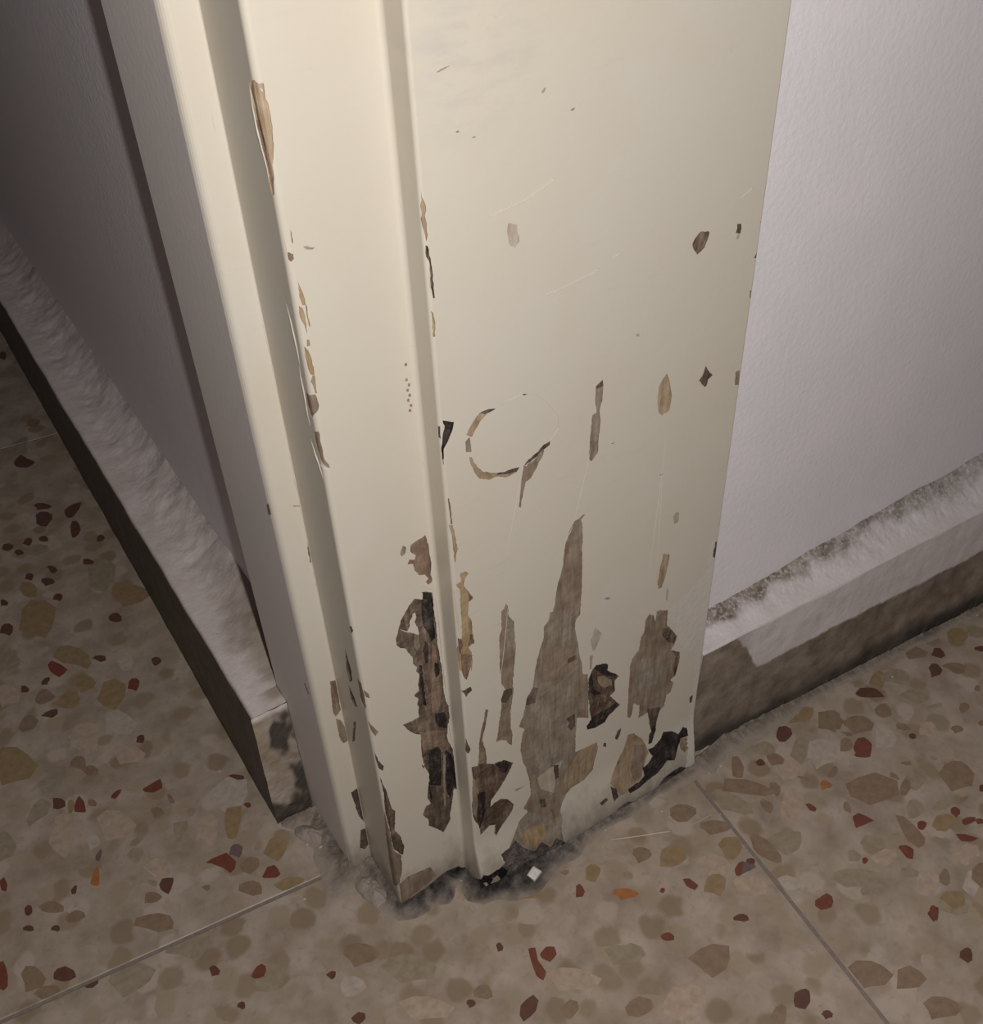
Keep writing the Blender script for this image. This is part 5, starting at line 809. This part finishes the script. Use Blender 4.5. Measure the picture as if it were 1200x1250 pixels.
def skirting_left():
    ys = [66.0, 67.2, 69, 72, 75.9, 76.7, 78] + [79.5+1.6*i for i in range(330)] + [610+25*i for i in range(30)]
    rows = [('f', t/24) for t in range(25)] + [('r', t/5) for t in range(1, 6)] + [('t', t/30) for t in range(1, 31)] + [('b', 0)]
    V, F, bare, mould, tea, grime_dark = [], [], [], [], [], []
    for y in ys:
        xt = -24.6-.005*min(300, y-66) + .5*fbm(y, 2, 0, .03); xb = -26.4
        xw = -9.35 if y < 76.3 else 4.2
        zt = 70.2+.5*fbm(y, 1, 4, .03)
        for kind, t in rows:
            b = mo = te = gr = 0.0
            if kind == 'f':
                z = t*(zt-1.2); x = lerp(xb, xt, t)+.35*fbm(y, z, 3, .05); b = 1.0; gr = .62+.25*sstep(12, 0, z)  # brown face darkened evenly, more so near the floor
            elif kind == 'r':
                a = t*math.pi/2; z = zt-1.2+1.2*math.sin(a); x = xt+1.2*(1-math.cos(a)); b = 1-t*.9
            elif kind == 't':
                x0 = xt+1.2; x = lerp(x0, xw, t)
                lump = (1.3*fbm(x*1.5, y, 2, .035)+.5*fbm(x, y, 9, .12))*min(1, t*2.5)*sstep(66, 84, y)
                zz = lerp(zt, lerp(70.4, 79, sstep(74, 100, y)), max(0, (t-.35)/.65)**1.6)
                z = zz + lump
                k = sstep(.55, .95, t+.25*fbm(x, y, 5, .05))
                mo = max(0, min(1, .5*k*(.3+fbm(x, y, 1, .07))))
                te = max(0, min(1, .9*sstep(190, 84, y)*sstep(.15, .75, t+.3*fbm(x, y, 6, .06)) + .12*max(0, fbm(x, y, 6, .03))))
                if y < 70: te = min(te, .25)
            else:
                x, z = xw+1.5, 79.5
            V.append((x*MM, y*MM, z*MM)); bare.append(max(0, b)); mould.append(mo); tea.append(te); grime_dark.append(max(0, min(1, gr)))
    n = len(rows)
    for i in range(len(ys)-1):
        for j in range(n-1):
            F.append((i*n+j, i*n+j+1, (i+1)*n+j+1, (i+1)*n+j))
    # rough broken end facing the room
    ex = [lerp(-26.4, -9.4, i/20) for i in range(21)]; ez = [70.2*j/52 for j in range(53)]
    base = len(V)
    for j, z in enumerate(ez):
        for i, x in enumerate(ex):
            y = 65.9 - .9*abs(fbm(x, z, 1, .10)) - (2.2*sstep(14, 0, z)*abs(fbm(x, z, 4, .12)))
            zz = z
            V.append((lerp(x, lerp(-24.8, -9.4, i/20), z/70.2)*MM, y*MM, zz*MM))
            w = sstep(66, 69, z)
            bare.append(0.45*(1-w)); mould.append(0.0)
            tea.append(max(0, min(1, (.62+.5*fbm(x, z, 6, .07))*(1-w))))
            grime_dark.append(max(0, min(1, sstep(.05, .55, fbm(x, z*.6, 8, .09)+.30*(i/20)+.45*sstep(26, 2, z)-.08)*(1-w)*.95)))
    for j in range(52):
        for i in range(20):
            a = base+j*21+i; F.append((a, a+1, a+22, a+21))
    return link('baseboard_left', V, F, M['skirt_l'], attrs={'bare': bare, 'mould': mould, 'tea': tea, 'grime_dark': grime_dark})
tag(skirting_left(), 'low skirting with lumpy whitish plaster top and dark brown face by the left wall', kind='structure')

# ------------------------------------------------------------------ the door frame
# plan profile, right end first; distances along it are the first coordinate of PATCHES
PROF = [(145.6, 30), (145.6, -10.25), (30.9, -10.25), (30.9, 0), (0, 0), (0, 25.9), (-9.1, 25.9), (-9.1, 76.2), (30, 76.2)]
RAD = [0, 1.0, 1.1, 1.6, 1.7, .5, 2.6, 1.2, 0]
CUM = [0]
for k in range(len(PROF)-1): CUM.append(CUM[-1]+math.dist(PROF[k], PROF[k+1]))
def at(s):
    """plan point and outward normal at distance s round the profile"""
    for k in range(1, len(PROF)-1):
        r = RAD[k]
        if abs(s-CUM[k]) < r:
            p = Vector(PROF[k]); a = (Vector(PROF[k-1])-p).normalized(); b = (Vector(PROF[k+1])-p).normalized()
            t = (s-CUM[k]+r)/(2*r)
            c = p+(a+b)*r
            th = t*math.pi/2
            q = c-b*r*math.cos(th)-a*r*math.sin(th)
            n = (q-c).normalized()
            return q, n, c
    k = max(i for i in range(len(PROF)-1) if CUM[i] <= s+1e-6)
    a, b = Vector(PROF[k]), Vector(PROF[k+1]); d = (b-a).normalized()
    return a+d*(s-CUM[k]), None, d
def outward(s):
    q, n, d = at(s)
    e = .02
    p0, p1 = at(max(0, s-e))[0], at(min(CUM[-1], s+e))[0]
    t = (p1-p0).normalized()
    return q, Vector((-t.y, t.x))
SIGN = 1 if outward(100)[1].y < 0 else -1
def swell(s, z):
    """the damp foot of the wide board has swollen forward"""
    if z > 34 or s > CUM[3]: return 0.0
    w = s/CUM[1] if s < CUM[1] else 1.0 if s < CUM[2] else (CUM[3]-s)/(CUM[3]-CUM[2])
    return 4.4*sstep(34, 0, z)*w
def place(s, z, depth):
    q, n = outward(s)
    p = q - n*(SIGN*depth)
    return (p.x*MM, (p.y-swell(s, z))*MM, z*MM)

DEPTH = {'tan': .32, 'ochre': .32, 'redtan': .50, 'stain': .25, 'grey': .30, 'faded': .08, 'brown': .65, 'rotbrown': .85, 'dark': .55,
         'rot': 1.3, 'rotgrey': .6, 'hole': 5.0, 'mark': .08, 'residue': .10, 'groove': .25, 'overpaint': -.03}
ROUGH = {'rot': .45, 'brown': .4, 'rotbrown': .4, 'rotgrey': .5, 'hole': .3, 'redtan': .3, 'dark': .3}
INBODY = ('residue', 'groove')
PNAME = {'tan': 'bare_wood_patch', 'ochre': 'bare_wood_patch', 'redtan': 'bare_wood_patch', 'stain': 'stained_wood_patch', 'grey': 'stained_wood_patch',
         'faded': 'worn_paint_patch', 'brown': 'decayed_wood_patch', 'rotbrown': 'decayed_wood_patch', 'dark': 'dark_wood_patch', 'rot': 'rotten_wood_patch',
         'rotgrey': 'mouldy_wood_patch', 'hole': 'rot_hole', 'mark': 'scuff_mark', 'overpaint': 'white_paint_smear'}
PLABEL = {'tan': 'bare tan wood where the paint has flaked', 'ochre': 'bare ochre wood along the edge', 'redtan': 'bare reddish wood', 'stain': 'water-stained brown wood',
          'grey': 'weathered grey-brown wood', 'brown': 'brown decayed wood', 'rotbrown': 'dark brown decayed chip', 'rot': 'black rotten wood',
          'rotgrey': 'grey mouldy wood at the foot', 'hole': 'black rotted-out gap at the floor', 'overpaint': 'greyish white paint smear'}
HTOP = 2050.0
def inside(p, poly):
    x, y = p; c = False; n = len(poly); j = n-1
    for i in range(n):
        xi, yi = poly[i]; xj, yj = poly[j]
        if (yi > y) != (yj > y) and x < (xj-xi)*(y-yi)/(yj-yi)+xi: c = not c
        j = i
    return c
def roughen(pts, amp, step):
    out = []; n = len(pts)
    for k in range(n):
        (x0, y0), (x1, y1) = pts[k], pts[(k+1) % n]
        L = math.hypot(x1-x0, y1-y0); m = max(1, int(L/step))
        nx, ny = ((y1-y0)/L, -(x1-x0)/L) if L > 1e-6 else (0, 0)
        for i in range(m):
            t = i/m
            j = 0 if i == 0 else amp*(fbm(x0+t*(x1-x0), y0+t*(y1-y0), 3, .9))
            out.append((x0+t*(x1-x0)+nx*j, y0+t*(y1-y0)+ny*j))
    return out
def build_board(code, name, s0, s1, root, label, paint='paint'):
    polys = []
    for b, kind, pts in PATCHES:
        if b != code: continue
        xs_ = [p[0] for p in pts]; size = max(max(xs_)-min(xs_), max(p[1] for p in pts)-min(p[1] for p in pts))
        soft = kind in ('groove', 'mark')
        rp = roughen(pts, 0 if soft else (1.6 if kind == 'overpaint' else .55 if kind == 'residue' else .30 if size > 6 else .14), .9 if size > 6 else .5)
        if kind not in ('hole',):
            rp = [(min(s1-.05, max(s0+.05, x)), y) for x, y in rp]
        polys.append((kind, rp))
    verts, edges = [], []
    def add(p): verts.append(Vector(p)); return len(verts)-1
    def chain(ids, close=False):
        for a, b in zip(ids, ids[1:]): edges.append((a, b))
        if close: edges.append((ids[-1], ids[0]))
    lines = {s0, s1}
    for k in range(1, len(PROF)-1):
        r = RAD[k]
        if r:
            for i in range(7):
                s = CUM[k]-r+2*r*i/6
                if s0 < s < s1: lines.add(s)
    for s in sorted(lines): chain([add((s, 0.0)), add((s, HTOP))])
    chain([add((s0, 0.0)), add((s1, 0.0))]); chain([add((s0, HTOP)), add((s1, HTOP))]); chain([add((s0, 420.0)), add((s1, 420.0))])
    for zz in ((2, 4, 6, 8, 10, 12, 14, 16, 18, 20, 22, 24, 26, 28, 30, 32, 34) if code == 'A' else ()): chain([add((s0, float(zz))), add((s1, float(zz)))])
    for kind, rp in polys:
        chain([add(p) for p in rp], True)
    for kind, rp in polys:                      # inner points give the bare wood its own relief
        st = {'groove': 99, 'mark': 99, 'overpaint': 99}.get(kind, 1.3)
        x0, x1 = min(p[0] for p in rp), max(p[0] for p in rp); y0, y1 = min(p[1] for p in rp), max(p[1] for p in rp)
        y = max(y0, 0)+st/2
        while y < y1:
            x = x0+st/2
            while x < x1:
                q = (x+random.uniform(-.4, .4)*st*.6, y+random.uniform(-.4, .4)*st*1.2)
                if s0+.1 < q[0] < s1-.1 and q[1] > .1 and inside(q, rp): add(q)
                x += st*.7
            y += st*1.6
    V, E, Fc, _, _, _ = delaunay_2d_cdt(verts, edges, [], 0, 1e-4, False)
    bb = [(min(p[0] for p in rp), max(p[0] for p in rp), min(p[1] for p in rp), max(p[1] for p in rp)) for _, rp in polys]
    reg = []
    for tri in Fc:
        cx = sum(V[i].x for i in tri)/len(tri); cy = sum(V[i].y for i in tri)/len(tri)
        if not (s0-1e-4 <= cx <= s1+1e-4 and -1e-4 <= cy <= HTOP+1e-4): reg.append(None); continue
        r = -1
        for k in range(len(polys)-1, -1, -1):
            b = bb[k]
            if b[0] <= cx <= b[1] and b[2] <= cy <= b[3] and inside((cx, cy), polys[k][1]): r = k; break
        reg.append(r)
    touch = {}
    for fi, tri in enumerate(Fc):
        if reg[fi] is None: continue
        for i in tri: touch.setdefault(i, set()).add(reg[fi])
    def dep(i, r):
        if r == -1: return 0.0
        kind = polys[r][0]; d = DEPTH[kind]
        if kind not in ('hole', 'overpaint', 'groove'): d = min(d, .10+.05*max(bb[r][1]-bb[r][0], bb[r][3]-bb[r][2]))
        if len(touch[i]) == 1:
            d *= 1+ROUGH.get(kind, .2)*2.0*fbm(V[i].x*2.2, V[i].y*.55, 7, .55)
            if kind == 'groove': d = DEPTH[kind]
        return d
    tgt = lambda r: -1 if (r == -1 or polys[r][0] in INBODY) else r
    M_ = {}
    def mesh(r): return M_.setdefault(r, ([], [], {}))
    def vid(m, i, r):
        key = (i, r)
        if key not in m[2]:
            m[2][key] = len(m[0]); m[0].append(place(V[i].x, V[i].y, dep(i, r)))
        return m[2][key]
    emap = {}
    for fi, tri in enumerate(Fc):
        r = reg[fi]
        if r is None: continue
        m = mesh(tgt(r))
        m[1].append([vid(m, i, r) for i in tri])
        for a, b in zip(tri, tri[1:]+tri[:1]): emap.setdefault((min(a, b), max(a, b)), []).append((r, a, b))
    for lst in emap.values():                   # rims of the paint film and of deeper decay
        if len(lst) == 2 and lst[0][0] != lst[1][0]:
            (ra, a, b), (rb, _, _) = lst
            if abs(dep(a, ra)-dep(a, rb)) < 1e-4: continue
            low = rb if dep(a, ra) < dep(a, rb) else ra
            m = mesh(tgt(low))
            m[1].append([vid(m, b, ra), vid(m, a, ra), vid(m, a, rb), vid(m, b, rb)])
    v, f, _ = M_.pop(-1)
    flip = SIGN > 0
    fix = lambda fs: fs
    body = link(name, v, f, M[paint], root)
    body['label'] = label
    for r in sorted(M_):
        v, f, _ = M_[r]; kind = polys[r][0]
        par = list(range(len(v)))
        def find(a):
            while par[a] != a: par[a] = par[par[a]]; a = par[a]
            return a
        for q in f:
            for a in q[1:]: par[find(a)] = find(q[0])
        comp = {}
        for q in f: comp.setdefault(find(q[0]), []).append(q)
        for fs in comp.values():
            ids = sorted({a for q in fs for a in q}); mp = {a: i for i, a in enumerate(ids)}
            o = link(PNAME[kind], [v[a] for a in ids], [[mp[a] for a in q] for q in fs], M[kind], body)
            if kind in PLABEL: o['label'] = PLABEL[kind]
    # lifted lips of paint along cracks
    for b, wd, pts in RIDGES:
        if b != code: continue
        path = []
        for (sa, za), (sb, zb) in zip(pts, pts[1:]):
            m = max(2, int(math.hypot(sb-sa, zb-za)/1.2))
            for i in range(m):
                t = i/m; path.append((lerp(sa, sb, t)+.12*ns(za+t*7, sa, 0, .7), lerp(za, zb, t)))
        path.append(pts[-1])
        vv, ff = [], []
        for i, (s, z) in enumerate(path):
            k = i/(len(path)-1); w = wd*(.25+.75*math.sin(math.pi*min(1, max(0, k))))*(1+.35*ns(z, 5, 0, .8))
            s = min(s1-.02, max(s0+.02, s))
            for c in range(5):
                a = math.pi*c/4
                vv.append(place(s+w*math.cos(a), z, -w*1.5*math.sin(a)+.05))
        for i in range(len(path)-1):
            for c in range(4): ff.append((i*5+c, (i+1)*5+c, (i+1)*5+c+1, i*5+c+1))
        link('paint_lip', vv, ff, M['paint'], body, smooth=True)
    return body
frame = empty('door_frame')
tag(frame, 'cream painted wooden door frame with peeling paint and rotted foot', 'door frame', kind='thing')
build_board('A', 'architrave', CUM[0], CUM[3], frame, 'wide cream front board with flaked streaks of bare wood')
build_board('J', 'jamb_strip', CUM[3], CUM[5], frame, 'narrow cream strip set back beside the wide board')
build_board('S', 'door_stop', CUM[5], CUM[6]+1.6, frame, 'thin cream edge at the back of the frame')
build_board('T', 'frame_side', CUM[6]+1.6, CUM[8], frame, 'greyish side face turned to the left wall', 'side_paint_brightened')

# ------------------------------------------------------------------ dirt and crumbs on the floor
def dirt_bank(name, path, hgt, mat, seed, label, pale=0.0):
    pts = []
    for (a, b) in zip(path, path[1:]):
        L = math.dist(a[:2], b[:2]); m = max(2, int(L/.9))
        for i in range(m): pts.append(tuple(lerp(a[k], b[k], i/m) for k in range(3)))
    pts.append(path[-1])
    sm = []
    for i in range(len(pts)):
        lo, hi = max(0, i-10), min(len(pts), i+11)
        dx, dy = pts[hi-1][0]-pts[lo][0], pts[hi-1][1]-pts[lo][1]; L = math.hypot(dx, dy) or 1
        sm.append((pts[i], (-dy/L, dx/L)))
    V, F, P, B = [], [], [], []
    NC = 14
    for i, ((x, y, wid), (nx, ny)) in enumerate(sm):
        w = wid*(1+.5*fbm(x, y, seed, .05)+.06*fbm(x, y, seed+3, .2)); h = hgt*min(1.1, wid/9)*(1+.5*fbm(x, y, seed+5, .05))
        e = min(1, i/8, (len(sm)-1-i)/8)
        w *= .25+.75*e; h *= e
        for c in range(NC):
            t = c/(NC-1); px, py = x+nx*w*t, y+ny*w*t
            z = h*(1-t)**1.6*(1+.5*fbm(px, py, seed+1, .25)) + .3*abs(fbm(px, py, seed+8, .5))*(1-t)*e
            z = max(z, 0)+(.12 if c < NC-1 else -.2)
            V.append((px*MM, py*MM, z*MM)); P.append(max(0, min(1, pale+.75*sstep(.25, .95, t)+.45*sstep(90, 150, x)+.30*sstep(2, -8, px)+.3*fbm(px, py, seed+2, .1))))
            B.append(max(0, min(1, sstep(-6, 8, px)*sstep(66, 44, px)*sstep(14, -2, py)*(1.25-1.25*t+.8*fbm(px, py, seed+6, .12)))))
    for i in range(len(sm)-1):
        for c in range(NC-1):
            a = i*NC+c; F.append((a, a+NC, a+NC+1, a+1))
    return tag(link(name, V, F, mat, attrs={'pale': P, 'black': B}), label, 'dirt', kind='stuff')
dirt_bank('floor_dirt', [(345, -24, 4), (280, -18.2, 5), (210, -13.5, 6), (165, -10.6, 9), (147, -13, 12), (143, -14.9, 7), (120, -14.9, 4), (80, -14.9, 5), (50, -14.2, 10), (33, -13.5, 11), (31.5, -1, 13), (28, 3.2, 14), (12, 3.0, 11), (1.2, 1.2, 8), (1, 5, 9), (1, 24, 10), (-3, 27, 12), (-8.2, 28.5, 14), (-8.4, 62, 12), (-25, 65, 8)],
          2.4, M['dirt'], 3, 'dark grey dirt gathered along the foot of the door frame')
def mound(name, cx, cy, rx, ry, rot, h, mat, seed):
    V, F = [(cx*MM, cy*MM, h*MM)], []
    ca, sa = math.cos(rot), math.sin(rot); NR, NA = 9, 30
    for r in range(1, NR+1):
        t = r/NR
        for a in range(NA):
            th = 2*math.pi*a/NA; k = 1+.22*ns(math.cos(th)*2, math.sin(th)*2, seed)
            X, Y = rx*t*k*math.cos(th), ry*t*k*math.sin(th)
            x, y = cx+X*ca-Y*sa, cy+X*sa+Y*ca
            z = h*(1-t*t)*(1+.45*fbm(x, y, seed, .25))+.5*abs(fbm(x, y, seed+2, .5))*(1-t) - (.3 if r == NR else 0)
            V.append((x*MM, y*MM, max(z, -.3)*MM))
    for a in range(NA): F.append((0, 1+a, 1+(a+1) % NA))
    for r in range(NR-1):
        for a in range(NA):
            p, q = 1+r*NA+a, 1+r*NA+(a+1) % NA; F.append((p, p+NA, q+NA, q))
    return link(name, V, F, mat)
tag(mound('plaster_lump', -6.5, 13.5, 5.2, 9.5, .25, 3.4, M['plaster'], 5), 'pale crumbling plaster lump on the floor at the foot of the jamb', 'plaster')
tag(mound('plaster_lump', -16.5, 52, 4.0, 8.5, .6, 3.0, M['plaster'], 9), 'mouldy grey plaster lump against the end of the left skirting', 'plaster')

def crumb(name, x, y, r, mat, seed, flat=.7, lift=.12):
    V, F = [], []; NA = 7
    rnd = random.Random(seed); rot = rnd.uniform(0, 6.28); st = rnd.uniform(.7, 1.5)
    for z, k in ((0, .75), (.45, 1.0), (.9, .62)):
        for a in range(NA):
            th = rot+2*math.pi*a/NA; kk = k*r*rnd.uniform(.8, 1.15)
            V.append(((x+kk*st*math.cos(th))*MM, (y+kk*math.sin(th)/st)*MM, (z*r*2*flat+lift)*MM))
    for l in range(2):
        for a in range(NA): F.append((l*NA+a, l*NA+(a+1) % NA, (l+1)*NA+(a+1) % NA, (l+1)*NA+a))
    F.append(tuple(range(2*NA, 3*NA))); F.append(tuple(range(NA-1, -1, -1)))
    return link(name, V, F, mat)
zone = {}
for k, (x, y, r) in enumerate(CRUMBS):
    if x < -20 and y > 75: w = 'on the open floor beside the left skirting'
    elif x < -3 and y > 40: w = 'in the dirt by the end of the left skirting'
    elif x < 5 and y > -60: w = 'in dirt before the thin back edge'
    elif x < 60: w = 'in the black dirt under the rotted gap'
    elif x < 138: w = 'in the dust line below the wide board'
    elif x < 200 and y < -30: w = 'on the tile joint right of the frame'
    elif x < 200: w = 'in the dust where frame and right skirting meet'
    elif x < 300: w = 'on the floor along the right skirting'
    else: w = 'on the floor at the far right'
    d = Vector((x*MM, y*MM, 0)) - cam.matrix_world.translation
    zone.setdefault(w, []).append((d.dot(RIGHT)/d.dot(FWD), crumb('plaster_crumb', x, y, r*.21, M['crumb'], k)))
ORD = ['first', 'second', 'third', 'fourth', 'fifth', 'sixth', 'seventh']
for w, lst in zone.items():
    for k, (_, o) in enumerate(sorted(lst, key=lambda q: q[0])):
        tag(o, 'whitish plaster crumb '+w+(', %s from left' % ORD[k] if len(lst) > 1 else ''), 'crumb', 'plaster crumbs '+w)
# square white flake in front of the rotted foot
fx, fy = FLAKE
v, f = [], []
a = math.radians(24)
for z, k in ((.9, 1.0), (2.1, .95), (2.4, .75)):
    for (px, py) in ((-2.7, -2.0), (2.5, -2.3), (2.8, 2.2), (-2.4, 2.1)):
        v.append(((fx+k*(px*math.cos(a)-py*math.sin(a)))*MM, (fy+k*(px*math.sin(a)+py*math.cos(a)))*MM, z*MM))
for l in range(2):
    for c in range(4): f.append((l*4+c, l*4+(c+1) % 4, l*4+4+(c+1) % 4, l*4+4+c))
f += [(8, 9, 10, 11), (3, 2, 1, 0)]
tag(link('paint_flake', v, f, M['white']), 'small square bright white flake on the floor below the rotted foot', 'flake')
def straw(pts, r, label):
    V, F = [], []; path = []
    for (p, q) in zip(pts, pts[1:]):
        for i in range(5): path.append((lerp(p[0], q[0], i/5), lerp(p[1], q[1], i/5)))
    path.append(pts[-1])
    for i, (x, y) in enumerate(path):
        k = i/(len(path)-1); dx, dy = path[min(i+1, len(path)-1)][0]-path[max(i-1, 0)][0], path[min(i+1, len(path)-1)][1]-path[max(i-1, 0)][1]
        L = math.hypot(dx, dy); nx, ny = -dy/L, dx/L; rr = r*(.45+.55*k)
        for c in range(6):
            t = 2*math.pi*c/6
            V.append(((x+nx*rr*math.cos(t))*MM, (y+ny*rr*math.cos(t))*MM, (r+.12+rr*math.sin(t)+.5*math.sin(k*3.14))*MM))
    for i in range(len(path)-1):
        for c in range(6): F.append((i*6+c, i*6+(c+1) % 6, (i+1)*6+(c+1) % 6, (i+1)*6+c))
    F.append(tuple(range(5, -1, -1))); F.append(tuple(len(V)-6+c for c in range(6)))
    return tag(link('straw', V, F, M['straw'], smooth=True), label, 'straw')
straw(STRAWS[0], .42, 'longer thin pale straw lying on the floor before the door frame')
straw(STRAWS[1], .22, 'short faint hair-like straw beside the tile joint')
